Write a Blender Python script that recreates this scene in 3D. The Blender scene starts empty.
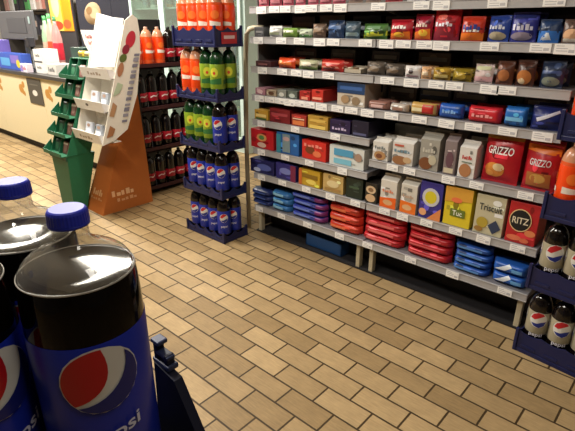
import bpy, bmesh, math, random
from mathutils import Vector, Matrix, Euler
R = math.radians
rng = random.Random(7)
scene = bpy.context.scene
COL = scene.collection

# ------------------------------------------------------------------ materials
def lin(c):
    c = c.lstrip('#')
    v = [int(c[i:i+2], 16)/255 for i in (0, 2, 4)]
    return tuple(x/12.92 if x <= .04045 else ((x+.055)/1.055)**2.4 for x in v) + (1,)
MATS = {}
def mat(c, rough=.5, metal=0, spec=.5, bump=0, scale=40, var=.06, coat=0):
    key = (c, rough, metal, spec, bump, scale, coat)
    if key in MATS: return MATS[key]
    m = bpy.data.materials.new('surface_' + c.lstrip('#')); m.use_nodes = True
    nt = m.node_tree; b = nt.nodes['Principled BSDF']
    b.inputs['Roughness'].default_value = rough; b.inputs['Metallic'].default_value = metal
    b.inputs['Specular IOR Level'].default_value = spec; b.inputs['Coat Weight'].default_value = coat
    tc = nt.nodes.new('ShaderNodeTexCoord'); n = nt.nodes.new('ShaderNodeTexNoise')
    n.inputs['Scale'].default_value = scale; n.inputs['Detail'].default_value = 3
    nt.links.new(tc.outputs['Object'], n.inputs['Vector'])
    mx = nt.nodes.new('ShaderNodeMix'); mx.data_type = 'RGBA'
    l = lin(c)
    mx.inputs['A'].default_value = tuple(x*(1-var) for x in l[:3]) + (1,)
    mx.inputs['B'].default_value = tuple(min(1, x*(1+var)) for x in l[:3]) + (1,)
    nt.links.new(n.outputs['Fac'], mx.inputs['Factor']); nt.links.new(mx.outputs['Result'], b.inputs['Base Color'])
    if bump:
        bp = nt.nodes.new('ShaderNodeBump'); bp.inputs['Strength'].default_value = bump; bp.inputs['Distance'].default_value = .004
        nt.links.new(n.outputs['Fac'], bp.inputs['Height']); nt.links.new(bp.outputs['Normal'], b.inputs['Normal'])
    MATS[key] = m
    return m
def emis(c, s):
    m = bpy.data.materials.new('lamp_light'); m.use_nodes = True
    b = m.node_tree.nodes['Principled BSDF']
    b.inputs['Base Color'].default_value = lin(c); b.inputs['Emission Color'].default_value = lin(c); b.inputs['Emission Strength'].default_value = s
    return m
def glassy(name, tint, alpha):
    """thin clear plastic: mostly see-through, with mirror-like highlights"""
    m = bpy.data.materials.new(name); m.use_nodes = True; nt = m.node_tree
    for n in list(nt.nodes): nt.nodes.remove(n)
    o = nt.nodes.new('ShaderNodeOutputMaterial'); mx = nt.nodes.new('ShaderNodeMixShader'); add = nt.nodes.new('ShaderNodeMixShader')
    t = nt.nodes.new('ShaderNodeBsdfTransparent'); t.inputs['Color'].default_value = lin(tint)
    g = nt.nodes.new('ShaderNodeBsdfGlossy'); g.inputs['Roughness'].default_value = .06
    d = nt.nodes.new('ShaderNodeBsdfDiffuse'); d.inputs['Color'].default_value = lin('#b8b4aa')
    lw = nt.nodes.new('ShaderNodeLayerWeight'); lw.inputs['Blend'].default_value = .5      # same on both faces of the thin sheet
    pw = nt.nodes.new('ShaderNodeMath'); pw.operation = 'POWER'; pw.inputs[1].default_value = 4.5; nt.links.new(lw.outputs['Facing'], pw.inputs[0])
    fr = nt.nodes.new('ShaderNodeMath'); fr.operation = 'MULTIPLY_ADD'; fr.inputs[1].default_value = .9; fr.inputs[2].default_value = .08; nt.links.new(pw.outputs[0], fr.inputs[0])
    add.inputs['Fac'].default_value = alpha
    nt.links.new(t.outputs[0], add.inputs[1]); nt.links.new(d.outputs[0], add.inputs[2])
    nt.links.new(fr.outputs[0], mx.inputs['Fac']); nt.links.new(add.outputs[0], mx.inputs[1]); nt.links.new(g.outputs[0], mx.inputs[2])
    nt.links.new(mx.outputs[0], o.inputs['Surface'])
    return m

# ------------------------------------------------------------------ text outlines
TXT = {}
def text_mesh(s):
    """(verts, faces) of a word, one unit tall, centred on x, baseline at 0"""
    if s in TXT: return TXT[s]
    cu = bpy.data.curves.new('lettering', 'FONT'); cu.body = s; cu.align_x = 'CENTER'; cu.size = 1.4; cu.resolution_u = 3; cu.offset = .02
    o = bpy.data.objects.new('lettering', cu); COL.objects.link(o)
    dg = bpy.context.evaluated_depsgraph_get(); dg.update()
    me = bpy.data.meshes.new_from_object(o.evaluated_get(dg))
    r = ([(v.co.x, v.co.y) for v in me.vertices], [tuple(p.vertices) for p in me.polygons])
    bpy.data.objects.remove(o); bpy.data.curves.remove(cu); bpy.data.meshes.remove(me)
    TXT[s] = r
    return r

# ------------------------------------------------------------------ mesh builder
class MB:
    def __init__(s): s.v = []; s.f = []; s.m = []; s.sm = []; s.mats = []
    def mi(s, m):
        if m not in s.mats: s.mats.append(m)
        return s.mats.index(m)
    def add(s, vs, fs, m, smooth=False):
        k = len(s.v); s.v += [tuple(v) for v in vs]; i = s.mi(m)
        for f in fs: s.f.append(tuple(k+a for a in f)); s.m.append(i); s.sm.append(smooth)
        return s
    def box(s, x0, x1, y0, y1, z0, z1, m, bev=0.0, rot=None, org=None):
        bm = bmesh.new(); bmesh.ops.create_cube(bm, size=1)
        for v in bm.verts: v.co = Vector(((x0+x1)/2+v.co.x*(x1-x0), (y0+y1)/2+v.co.y*(y1-y0), (z0+z1)/2+v.co.z*(z1-z0)))
        if bev: bmesh.ops.bevel(bm, geom=bm.edges[:], offset=bev, segments=2, affect='EDGES', profile=.5)
        if rot is not None:
            M = Matrix.Translation(org or (0, 0, 0)) @ Euler(rot).to_matrix().to_4x4() @ Matrix.Translation([-a for a in (org or (0, 0, 0))])
            bm.transform(M)
        bm.verts.index_update()
        s.add([v.co for v in bm.verts], [[v.index for v in f.verts] for f in bm.faces], m); bm.free()
        return s
    def prism(s, poly, axis, a, b, m):
        """polygon in the two other axes, pushed from a to b along axis"""
        n = len(poly)
        def p3(p, t): return {'x': (t, p[0], p[1]), 'y': (p[0], t, p[1]), 'z': (p[0], p[1], t)}[axis]
        vs = [p3(p, a) for p in poly] + [p3(p, b) for p in poly]
        fs = [list(range(n))[::-1], list(range(n, 2*n))] + [[i, (i+1) % n, n+(i+1) % n, n+i] for i in range(n)]
        return s.add(vs, fs, m)
    def lathe(s, prof, m, seg=24, c=(0, 0), sy=1):
        """prof: (r, z) list bottom to top; end rings with r=0 close the surface"""
        vs = []; fs = []; rings = []
        for r, z in prof:
            if r < 1e-6: rings.append([len(vs)]); vs.append((c[0], c[1], z))
            else:
                rings.append(list(range(len(vs), len(vs)+seg)))
                vs += [(c[0]+r*math.cos(2*math.pi*i/seg), c[1]+sy*r*math.sin(2*math.pi*i/seg), z) for i in range(seg)]
        for A, B in zip(rings, rings[1:]):
            for i in range(seg):
                j = (i+1) % seg
                if len(A) == 1 and len(B) == 1: break
                if len(A) == 1: fs.append((A[0], B[j], B[i]))
                elif len(B) == 1: fs.append((A[i], A[j], B[0]))
                else: fs.append((A[i], A[j], B[j], B[i]))
        return s.add(vs, fs, m, True)
    def tube(s, pts, r, m, seg=10):
        pts = [Vector(p) for p in pts]; vs = []; fs = []
        for i, p in enumerate(pts):
            d = (pts[min(i+1, len(pts)-1)] - pts[max(i-1, 0)]).normalized()
            u = d.cross(Vector((0, 0, 1)) if abs(d.z) < .9 else Vector((0, 1, 0))).normalized(); w = d.cross(u)
            vs += [p + r*(u*math.cos(2*math.pi*k/seg)+w*math.sin(2*math.pi*k/seg)) for k in range(seg)]
        for i in range(len(pts)-1):
            for k in range(seg):
                fs.append((i*seg+k, i*seg+(k+1) % seg, (i+1)*seg+(k+1) % seg, (i+1)*seg+k))
        fs += [tuple(range(seg))[::-1], tuple(range(len(vs)-seg, len(vs)))]
        return s.add(vs, fs, m, True)
    def art(s, specs, surf, rough=.45):
        """printed shapes in (u, v) 0..1 laid on a surface surf(u, v, lift) -> xyz; aspect-free"""
        lift = .0008
        for q in specs:
            k = q[0]; lift += .00035
            if k == 'r' or k == 's':
                if k == 'r': u0, u1, v0, v1, c = q[1:]; rects = [(u0, u1, v0, v1)]
                else:                                  # a band of unreadably small lettering: a row of strokes
                    cu, cv, w, h, c = q[1:]; n = 5; rects = []
                    for i in range(n):
                        a = cu-w/2+w*i/n; hh = h*(.62+.38*((i*7+2) % 3)/2)
                        rects.append((a, a+w/n*(.62+.2*(i % 2)), cv-h/2, cv-h/2+hh))
                for u0, u1, v0, v1 in rects:
                    N = 5 if k == 'r' else 2
                    vs = [surf(u0+(u1-u0)*i/N, v0+(v1-v0)*j/N, lift) for j in range(N+1) for i in range(N+1)]
                    fs = [(j*(N+1)+i, j*(N+1)+i+1, (j+1)*(N+1)+i+1, (j+1)*(N+1)+i) for j in range(N) for i in range(N)]
                    s.add(vs, fs, mat(c, rough), True)
            elif k == 'e':
                u, v, ru, rv, c = q[1:]; n = 20; rr = (0.001, .35, .7, 1)
                vs = [surf(u+ru*t*math.cos(2*math.pi*i/n), v+rv*t*math.sin(2*math.pi*i/n), lift) for t in rr for i in range(n)]
                fs = [(a*n+i, a*n+(i+1) % n, (a+1)*n+(i+1) % n, (a+1)*n+i) for a in range(3) for i in range(n)]
                s.add(vs, fs, mat(c, rough), True)
            elif k == 'p':
                pts, c = q[1:]
                bm = bmesh.new(); f = bm.faces.new([bm.verts.new((a, b, 0)) for a, b in pts])
                bmesh.ops.triangulate(bm, faces=[f]); bmesh.ops.subdivide_edges(bm, edges=bm.edges[:], cuts=3, use_grid_fill=True)
                bm.verts.index_update()
                s.add([surf(v.co.x, v.co.y, lift) for v in bm.verts], [[v.index for v in f.verts] for f in bm.faces], mat(c, rough), True); bm.free()
            elif k == 't':
                t, u, v, h, c, asp = q[1:]
                vs, fs = text_mesh(t)
                wid = max(p[0] for p in vs)-min(p[0] for p in vs)
                sx = asp/wid                                    # asp: word width in u
                s.add([surf(u+p[0]*sx, v+p[1]*h, lift+.0008) for p in vs], fs, mat(c, rough))
        return s
    def build(s, name, parent=None, loc=(0, 0, 0), rot=(0, 0, 0)):
        me = bpy.data.meshes.new(name); me.from_pydata(s.v, [], s.f)
        for m in s.mats: me.materials.append(m)
        me.polygons.foreach_set('material_index', s.m); me.polygons.foreach_set('use_smooth', s.sm); me.update()
        o = bpy.data.objects.new(name, me); COL.objects.link(o); o.location = loc; o.rotation_euler = rot
        if parent: o.parent = parent
        return o
def tag(o, label, cat, group=None):
    o['label'] = label; o['category'] = cat
    if group: o['group'] = group
    return o
def thing(name, label, cat, loc=(0, 0, 0), rz=0, group=None):
    o = bpy.data.objects.new(name, None); COL.objects.link(o); o.location = loc; o.rotation_euler = (0, 0, rz)
    o.empty_display_size = .05
    return tag(o, label, cat, group)
def struct(o): o['kind'] = 'structure'; return o
def dup(o, parent=None):
    c = o.copy(); COL.objects.link(c)
    if parent: c.parent = parent
    for ch in list(o.children): dup(ch, c)
    return c
ORD = ['first', 'second', 'third', 'fourth', 'fifth', 'sixth', 'seventh']
ITEMS = [
  ('R1', -2.382, 0.091, 0.168, ('bag', 'pink and maroon crisp bag', '#b04a5c', [('r', 0.1, 0.9, 0.1, 0.3, '#d88a94'), ('r', 0, 1, 0.6, 0.75, '#7a2436')])),
  ('R1', -2.275, 0.105, 0.162, ('bag', 'pink and maroon crisp bag', '#b04a5c', [('r', 0.1, 0.9, 0.1, 0.3, '#d88a94'), ('r', 0, 1, 0.6, 0.75, '#7a2436')])),
  ('R1', -2.168, 0.092, 0.156, ('bag', 'pink and maroon crisp bag', '#b04a5c', [('r', 0.1, 0.9, 0.1, 0.3, '#d88a94'), ('r', 0, 1, 0.6, 0.75, '#7a2436')])),
  ('R1', -2.069, 0.088, 0.151, ('bag', 'pink and maroon crisp bag', '#b04a5c', [('r', 0.1, 0.9, 0.1, 0.3, '#d88a94'), ('r', 0, 1, 0.6, 0.75, '#7a2436')])),
  ('R1', -1.971, 0.092, 0.145, ('bag', 'pink and maroon crisp bag', '#b04a5c', [('r', 0.1, 0.9, 0.1, 0.3, '#d88a94'), ('r', 0, 1, 0.6, 0.75, '#7a2436')])),
  ('R1', -1.873, 0.088, 0.14, ('bag', 'pink and maroon crisp bag', '#b04a5c', [('r', 0.1, 0.9, 0.1, 0.3, '#d88a94'), ('r', 0, 1, 0.6, 0.75, '#7a2436')])),
  ('R1', -1.776, 0.092, 0.135, ('bag', 'pink and maroon crisp bag', '#b04a5c', [('r', 0.1, 0.9, 0.1, 0.3, '#d88a94'), ('r', 0, 1, 0.6, 0.75, '#7a2436')])),
  ('R1', -1.666, 0.101, 0.143, ('bag', 'grey brown crisp bag', '#8a7468', [('r', 0.15, 0.85, 0.15, 0.5, '#c9b8a8')])),
  ('R1', -1.551, 0.102, 0.137, ('bag', 'grey brown crisp bag', '#8a7468', [('r', 0.15, 0.85, 0.15, 0.5, '#c9b8a8')])),
  ('R1', -1.425, 0.113, 0.129, ('bag', 'dark red crisp bag', '#8f2b30', [('e', 0.5, 0.4, 0.3, 0.15, '#e0a040')])),
  ('R1', -1.295, 0.112, 0.135, ('bag', 'pale silver crisp bag', '#c9c6c4', [('r', 0.1, 0.9, 0.2, 0.4, '#9aa0b0')])),
  ('R1', -1.171, 0.105, 0.128, ('bag', 'pale silver crisp bag', '#c9c6c4', [('r', 0.1, 0.9, 0.2, 0.4, '#9aa0b0')])),
  ('R1', -1.044, 0.108, 0.12, ('bag', 'pale silver crisp bag', '#c9c6c4', [('r', 0.1, 0.9, 0.2, 0.4, '#9aa0b0')])),
  ('R1', -0.921, 0.101, 0.121, ('bag', 'light blue grey crisp bag', '#8fa0b8', [('r', 0.1, 0.9, 0.2, 0.4, '#dfe4ea')])),
  ('R1', -0.8, 0.098, 0.113, ('bag', 'light blue grey crisp bag', '#8fa0b8', [('r', 0.1, 0.9, 0.2, 0.4, '#dfe4ea')])),
  ('R1', -0.677, 0.107, 0.105, ('bag', 'light blue grey crisp bag', '#8fa0b8', [('r', 0.1, 0.9, 0.2, 0.4, '#dfe4ea')])),
  ('R2', -2.406, 0.094, 0.06, ('box', 'dark grey carton', '#4a4a4c', [('r', 0.2, 0.8, 0.4, 0.6, '#8a8a88')])),
  ('R2', -2.286, 0.126, 0.066, ('bag', 'white snack pouch', '#dcdcd6', [('r', 0.1, 0.9, 0.2, 0.4, '#b4c09a')])),
  ('R2', -2.155, 0.119, 0.054, ('bag', 'lime green snack pouch', '#7fa045', [('r', 0.15, 0.85, 0.5, 0.75, '#e2e6d0')])),
  ('R2', -2.03, 0.113, 0.049, ('bag', 'white and green snack pouch', '#c4cdb4', [('r', 0, 1, 0, 0.35, '#5f9a4c')])),
  ('R2', -1.916, 0.1, 0.078, ('bag', 'brown snack pouch', '#6a5546', [('r', 0.2, 0.8, 0.4, 0.7, '#98806a')])),
  ('R2', -1.796, 0.124, 0.094, ('bag', 'dark blue snack pouch', '#2d4468', [('r', 0.1, 0.9, 0.5, 0.7, '#46679a')])),
  ('R2', -1.675, 0.104, 0.088, ('bag', 'slate blue snack pouch', '#4c6070', [('r', 0.1, 0.9, 0.15, 0.35, '#8fa6a8')])),
  ('R2', -1.532, 0.168, 0.077, ('bag', 'yellow green crisp bag', '#4f7a3a', [('p', [(0, 0.1), (1, 0.25), (1, 0.55), (0, 0.35)], '#c8cf3a'), ('r', 0.2, 0.8, 0.65, 0.85, '#6f946a')])),
  ('R2', -1.367, 0.138, 0.096, ('bag', 'red crisp bag with an orange foot', '#b81c2c', [('p', [(0.05, 0.05), (0.95, 0.05), (0.95, 0.42), (0.05, 0.3)], '#f07a28'), ('e', 0.5, 0.25, 0.25, 0.12, '#f6c03a'), ('s', 0.5, 0.62, 0.7, 0.17, '#f4eee8')])),
  ('R2', -1.239, 0.107, 0.119, ('bag', 'crimson crisp bag with a yellow flame', '#a01830', [('p', [(0.05, 0.05), (0.95, 0.05), (0.95, 0.45), (0.05, 0.3)], '#ef7a2c'), ('e', 0.6, 0.28, 0.25, 0.13, '#f8c845'), ('s', 0.5, 0.58, 0.7, 0.15, '#f0d8c8')])),
  ('R2', -1.111, 0.137, 0.14, ('bag', 'tall red and maroon crisp bag', '#c8242e', [('r', 0, 1, 0, 0.5, '#8f2338'), ('s', 0.45, 0.52, 0.75, 0.14, '#e8e4f0'), ('e', 0.35, 0.75, 0.2, 0.1, '#ee6a5c')])),
  ('R2', -0.977, 0.113, 0.107, ('bag', 'orange and red crisp bag with blue lettering', '#d8402a', [('r', 0.0, 1, 0.04, 0.34, '#ef7a26'), ('s', 0.5, 0.55, 0.85, 0.24, '#3a4a9c'), ('s', 0.5, 0.42, 0.8, 0.1, '#f2ede6')])),
  ('R2', -0.858, 0.105, 0.11, ('bag', 'blue crisp bag with a beige crisp picture', '#2f4aa0', [('e', 0.5, 0.22, 0.42, 0.16, '#b4a890'), ('s', 0.5, 0.55, 0.8, 0.16, '#d8dcec')])),
  ('R2', -0.743, 0.116, 0.121, ('bag', 'large violet blue crisp bag', '#3a3f98', [('e', 0.45, 0.2, 0.42, 0.14, '#9c90a4'), ('s', 0.5, 0.5, 0.85, 0.2, '#dcdcf0'), ('r', 0.1, 0.9, 0.8, 0.9, '#26306c')])),
  ('R2', -0.637, 0.089, 0.092, ('bag', 'navy crisp bag with bright blue lower half', '#2a3f66', [('r', 0, 1, 0, 0.5, '#3b7ad0'), ('p', [(0.1, 0.05), (0.7, 0.05), (0.55, 0.42), (0.3, 0.42)], '#e8eef6')])),
  ('R2', -0.548, 0.073, 0.091, ('bag', 'brown crisp bag with a cream picture', '#6a5148', [('e', 0.5, 0.35, 0.45, 0.25, '#e8b890'), ('r', 0.1, 0.9, 0.05, 0.2, '#f0e4d4')])),
  ('R3', -2.374, 0.152, 0.036, ('box', 'dark maroon carton', '#4a2c30', [('r', 0.2, 0.8, 0.3, 0.6, '#8a5a5a')])),
  ('R3', -2.195, 0.168, 0.063, ('bag', 'orange red snack bag', '#d84a20', [('r', 0.1, 0.9, 0.3, 0.6, '#f0803c'), ('e', 0.3, 0.6, 0.15, 0.15, '#f8d090')])),
  ('R3', -2.007, 0.156, 0.059, ('bag', 'green and cream snack bag', '#b8b894', [('r', 0, 1, 0.0, 0.3, '#6f8a4a'), ('e', 0.5, 0.6, 0.3, 0.2, '#e8e0c8')])),
  ('R3', -1.822, 0.182, 0.067, ('bag', 'red snack bag with pale stripes', '#c8342c', [('r', 0, 1, 0.3, 0.45, '#e89a84'), ('r', 0.1, 0.9, 0.65, 0.75, '#e88a74')])),
  ('R3', -1.643, 0.133, 0.036, ('tray', 'low cream dip carton', '#b4a894', [])),
  ('R3', -1.503, 0.119, 0.07, ('bag', 'grey brown nut bag', '#5c5248', [('e', 0.5, 0.45, 0.3, 0.22, '#8a7a68')])),
  ('R3', -1.381, 0.112, 0.065, ('bag', 'brown nut bag', '#4f453c', [('e', 0.5, 0.45, 0.3, 0.22, '#7c6a58')])),
  ('R3', -1.272, 0.094, 0.06, ('bag', 'white snack bag with a dark spot', '#e2dcd8', [('e', 0.5, 0.5, 0.16, 0.16, '#3c2c30'), ('r', 0.1, 0.9, 0.1, 0.2, '#d8a8b0')])),
  ('R3', -1.191, 0.057, 0.059, ('bag', 'narrow tan snack bag', '#d8a878', [('r', 0.2, 0.8, 0.3, 0.6, '#f0dcc0')])),
  ('R3', -1.108, 0.098, 0.059, ('bag', 'golden nut bag', '#a8842c', [('r', 0.1, 0.9, 0.2, 0.45, '#dcc87c')])),
  ('R3', -1.002, 0.103, 0.06, ('bag', 'dark gold nut bag', '#8a7420', [('e', 0.5, 0.4, 0.3, 0.25, '#c0a43c')])),
  ('R3', -0.897, 0.097, 0.084, ('bag', 'white and pink sweet bag', '#d8c4c0', [('r', 0, 1, 0.1, 0.35, '#e8b8bc'), ('r', 0.1, 0.9, 0.7, 0.9, '#c8c8a0')])),
  ('R3', -0.797, 0.083, 0.102, ('bag', 'brown pretzel bag', '#5c3424', [('e', 0.5, 0.4, 0.35, 0.25, '#a8683c')])),
  ('R3', -0.707, 0.088, 0.11, ('bag', 'dark bag with an orange pretzel picture', '#4a2a20', [('e', 0.5, 0.35, 0.4, 0.28, '#b8733c'), ('e', 0.4, 0.2, 0.2, 0.12, '#e0c8a0')])),
  ('R3', -0.595, 0.103, 0.111, ('bag', 'navy nut bag with a grey picture', '#22304c', [('e', 0.5, 0.25, 0.4, 0.18, '#7c8478'), ('r', 0.1, 0.9, 0.55, 0.65, '#46588a')])),
  ('R4', -2.407, 0.098, 0.044, ('box', 'small pink sweet carton', '#b4808c', [('e', 0.5, 0.5, 0.3, 0.3, '#e4c4c4')])),
  ('R4', -2.301, 0.094, 0.039, ('box', 'small cream sweet carton', '#b09c84', [('e', 0.5, 0.5, 0.3, 0.3, '#6a4a38')])),
  ('R4', -2.204, 0.082, 0.048, ('box', 'small grey sweet carton', '#8a8c84', [('e', 0.5, 0.4, 0.3, 0.3, '#d4d4cc')])),
  ('R4', -2.11, 0.088, 0.049, ('box', 'small slate sweet carton', '#5c645c', [('e', 0.5, 0.4, 0.3, 0.3, '#c0c8c0')])),
  ('R4', -2.003, 0.092, 0.058, ('box', 'small red chocolate carton with a pale foot', '#a82c28', [('r', 0.2, 0.8, 0.1, 0.4, '#e89a80')])),
  ('R4', -1.9, 0.097, 0.073, ('box', 'small bright red chocolate carton', '#c8362c', [('r', 0.1, 0.9, 0.2, 0.4, '#f0a890')])),
  ('R4', -1.647, 0.209, 0.134, ('box', 'navy and cream chocolate display box', '#cbbfae', [('r', 0, 1, 0.55, 1, '#22406a'), ('r', 0.1, 0.9, 0.7, 0.85, '#3c62a0'), ('e', 0.3, 0.28, 0.15, 0.18, '#a88a68'), ('e', 0.7, 0.25, 0.15, 0.18, '#8f7a60')])),
  ('R4', -1.465, 0.14, 0.047, ('flow', 'pink and brown sweet packet', '#94685c', [('r', 0.2, 0.8, 0.2, 0.6, '#dcb8b4')])),
  ('R4', -1.332, 0.113, 0.044, ('flow', 'pale wafer packet', '#c0b4a8', [('r', 0.2, 0.8, 0.2, 0.6, '#a07868')])),
  ('R4', -1.185, 0.158, 0.064, ('flow', 'tan and red chocolate bar packet', '#c8a058', [('r', 0.5, 1, 0.0, 0.9, '#c0302c'), ('r', 0.1, 0.5, 0.3, 0.6, '#e8dcb0')])),
  ('R4', -1.032, 0.135, 0.074, ('flow', 'bright blue chocolate bar packet', '#2858b0', [('s', 0.5, 0.5, 0.6, 0.25, '#88b4e8')])),
  ('R4', -0.86, 0.169, 0.077, ('flow', 'long red chocolate bar packet', '#cc2a34', [('s', 0.5, 0.45, 0.7, 0.2, '#f0a0a0')])),
  ('R4', -0.713, 0.105, 0.092, ('flow', 'sky blue chocolate bar packet', '#2c70c0', [('r', 0.1, 0.9, 0.3, 0.5, '#7cc0ec')])),
  ('R4', -0.575, 0.136, 0.106, ('bag', 'navy biscuit packet with a white swirl', '#222c6c', [('p', [(0.2, 0.35), (0.5, 0.5), (0.9, 0.75), (0.85, 0.85), (0.5, 0.65), (0.15, 0.5)], '#dce0f0')])),
  ('5L', -2.402, 0.14, 0.067, ('box', 'small gold chocolate box', '#c89a38', [('r', 0.1, 0.9, 0.3, 0.6, '#f0d488'), ('r', 0.1, 0.9, 0.05, 0.2, '#3c6a3c')])),
  ('5L', -2.224, 0.196, 0.093, ('box', 'dark red chocolate box', '#7c1f24', [('r', 0.1, 0.9, 0.5, 0.7, '#a8444a')])),
  ('5L', -2.052, 0.131, 0.073, ('box', 'red chocolate box with an orange panel', '#a8342c', [('r', 0.1, 0.9, 0.1, 0.5, '#e08048'), ('r', 0.1, 0.9, 0.6, 0.7, '#f0d0b0')])),
  ('5L', -1.892, 0.172, 0.085, ('box', 'flat yellow gold biscuit box', '#b8903c', [('r', 0.1, 0.9, 0.05, 0.3, '#e8c868'), ('r', 0.1, 0.9, 0.55, 0.75, '#d8b458')])),
  ('5L', -1.717, 0.16, 0.081, ('box', 'dark purple chocolate box with white lettering', '#2c2048', [('s', 0.5, 0.35, 0.75, 0.2, '#c8b8d8')])),
  ('5L', -1.569, 0.122, 0.093, ('box', 'blackish violet chocolate box', '#1e1a30', [('r', 0.1, 0.9, 0.1, 0.25, '#5a5c80')])),
  ('6L', -2.399, 0.245, 0.133, ('box', 'red biscuit box with a small picture', '#c4242c', [('e', 0.5, 0.6, 0.22, 0.2, '#d89a60'), ('e', 0.5, 0.6, 0.12, 0.12, '#5c8a50'), ('e', 0.5, 0.2, 0.2, 0.14, '#d8b8a8')])),
  ('6L', -2.151, 0.214, 0.146, ('box', 'blue cracker box with a grey figure', '#2460a8', [('r', 0.28, 0.62, 0.08, 0.95, '#7a9098'), ('e', 0.45, 0.72, 0.15, 0.1, '#b89a9c'), ('r', 0, 0.2, 0, 0.9, '#3c8ca0')])),
  ('6L', -1.92, 0.213, 0.126, ('box', 'bright red cracker box', '#d02c24', [('e', 0.35, 0.5, 0.2, 0.2, '#7a3c20'), ('s', 0.5, 0.75, 0.8, 0.16, '#f09080'), ('e', 0.65, 0.35, 0.18, 0.16, '#e87a50')])),
  ('6L', -1.659, 0.276, 0.129, ('box', 'wide white crispbread pack with blue panels', '#d8dcd8', [('r', 0.14, 0.7, 0.52, 0.86, '#4f9cc4'), ('r', 0.14, 0.66, 0.12, 0.38, '#7cc0d8'), ('e', 0.85, 0.6, 0.1, 0.2, '#a88a78')])),
  ('5R', -1.42, 0.116, 0.132, ('carton', 'white muesli carton with a round cereal picture', '#dcd8d0', [('e', 0.5, 0.27, 0.38, 0.24, '#b48a5c'), ('e', 0.45, 0.25, 0.2, 0.13, '#7a4a34'), ('s', 0.5, 0.7, 0.7, 0.16, '#7c8484')])),
  ('5R', -1.275, 0.147, 0.154, ('carton', 'white muesli carton with a red tab', '#dad6d0', [('e', 0.4, 0.2, 0.38, 0.2, '#9a6a44'), ('e', 0.75, 0.25, 0.2, 0.14, '#c8a880'), ('s', 0.5, 0.62, 0.8, 0.13, '#7090a0'), ('r', 0.1, 0.55, 0.82, 0.9, '#c05a44')])),
  ('5R', -1.115, 0.125, 0.204, ('carton', 'grey muesli carton with a brown nut picture', '#a09c92', [('e', 0.35, 0.22, 0.35, 0.2, '#7a4a2c'), ('e', 0.7, 0.35, 0.2, 0.16, '#c0b8a0'), ('s', 0.5, 0.65, 0.7, 0.14, '#c8c4b8')])),
  ('5R', -0.998, 0.073, 0.215, ('carton', 'mauve grey muesli carton', '#8a7c7c', [('e', 0.5, 0.45, 0.32, 0.24, '#6a4a54'), ('r', 0.1, 0.9, 0.05, 0.2, '#d4c8ac')])),
  ('5R', -0.905, 0.102, 0.192, ('carton', 'white muesli carton beside the red bags', '#e0dcd6', [('e', 0.45, 0.25, 0.36, 0.22, '#b07a50'), ('s', 0.5, 0.68, 0.6, 0.12, '#c0403c'), ('r', 0.2, 0.8, 0.5, 0.54, '#7a8a7c')])),
  ('5R', -0.75, 0.188, 0.239, ('bag', 'red crisp bag with large white lettering', '#c01f2c', [('r', 0, 1, 0.88, 0.96, '#b8823c'), ('t', 'GRIZZO', 0.48, 0.6, 0.15, '#f4f0ec', 0.72), ('e', 0.38, 0.28, 0.28, 0.15, '#d88a3c'), ('e', 0.5, 0.34, 0.16, 0.08, '#f0d8a8'), ('e', 0.25, 0.2, 0.12, 0.06, '#e8a050')])),
  ('5R', -0.568, 0.158, 0.218, ('bag', 'red crisp bag with an orange top band', '#b41c28', [('p', [(0, 0.84), (1, 0.78), (1, 0.93), (0, 0.97)], '#ee7a1e'), ('t', 'GRIZZO', 0.5, 0.55, 0.14, '#dcd8d8', 0.66), ('r', 0.14, 0.88, 0.1, 0.4, '#b06a34'), ('e', 0.5, 0.28, 0.25, 0.1, '#c89a50')])),
  ('R7', -2.404, 0.25, 0.101, ('box', 'navy biscuit pack with pale swirls', '#26265c', [('e', 0.6, 0.5, 0.3, 0.25, '#5c68b0'), ('e', 0.3, 0.25, 0.15, 0.15, '#b8c0e0')])),
  ('R7', -2.169, 0.201, 0.115, ('box', 'violet blue biscuit pack', '#33307c', [('e', 0.5, 0.55, 0.3, 0.2, '#7c84c8'), ('r', 0.75, 1, 0, 1, '#7c2448')])),
  ('R7', -1.953, 0.194, 0.113, ('box', 'yellow wafer box', '#c8a02c', [('r', 0.1, 0.9, 0.5, 0.75, '#8a6a20'), ('e', 0.6, 0.3, 0.25, 0.15, '#f0d868'), ('r', 0, 0.15, 0, 1, '#d06a30')])),
  ('R7', -1.754, 0.171, 0.119, ('box', 'golden beige wafer box', '#c8a868', [('e', 0.5, 0.5, 0.3, 0.2, '#e4d09c'), ('r', 0.1, 0.9, 0.1, 0.25, '#a8844c')])),
  ('R7', -1.587, 0.13, 0.133, ('box', 'dark green biscuit box', '#1f2c24', [('r', 0.2, 0.8, 0.5, 0.6, '#4a6048')])),
  ('R7', -1.464, 0.087, 0.127, ('box', 'dark box with two round biscuits pictured', '#2c2824', [('e', 0.5, 0.68, 0.42, 0.2, '#d4b894'), ('e', 0.5, 0.26, 0.42, 0.2, '#d4b088'), ('e', 0.5, 0.68, 0.22, 0.1, '#8a6a4c')])),
  ('R7', -1.344, 0.124, 0.201, ('carton', 'white and orange cereal carton next to the dark box', '#d8d2c8', [('p', [(0, 0), (1, 0), (1, 0.42), (0, 0.34)], '#e8641e'), ('e', 0.5, 0.2, 0.3, 0.1, '#d8a878'), ('s', 0.5, 0.62, 0.7, 0.1, '#e08868')])),
  ('R7', -1.211, 0.117, 0.204, ('carton', 'white and orange cereal carton next to the purple box', '#d4cec2', [('p', [(0, 0), (1, 0), (1, 0.38), (0, 0.42)], '#ea7420'), ('e', 0.45, 0.2, 0.3, 0.1, '#e0b080'), ('s', 0.5, 0.6, 0.7, 0.1, '#c8a890')])),
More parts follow.
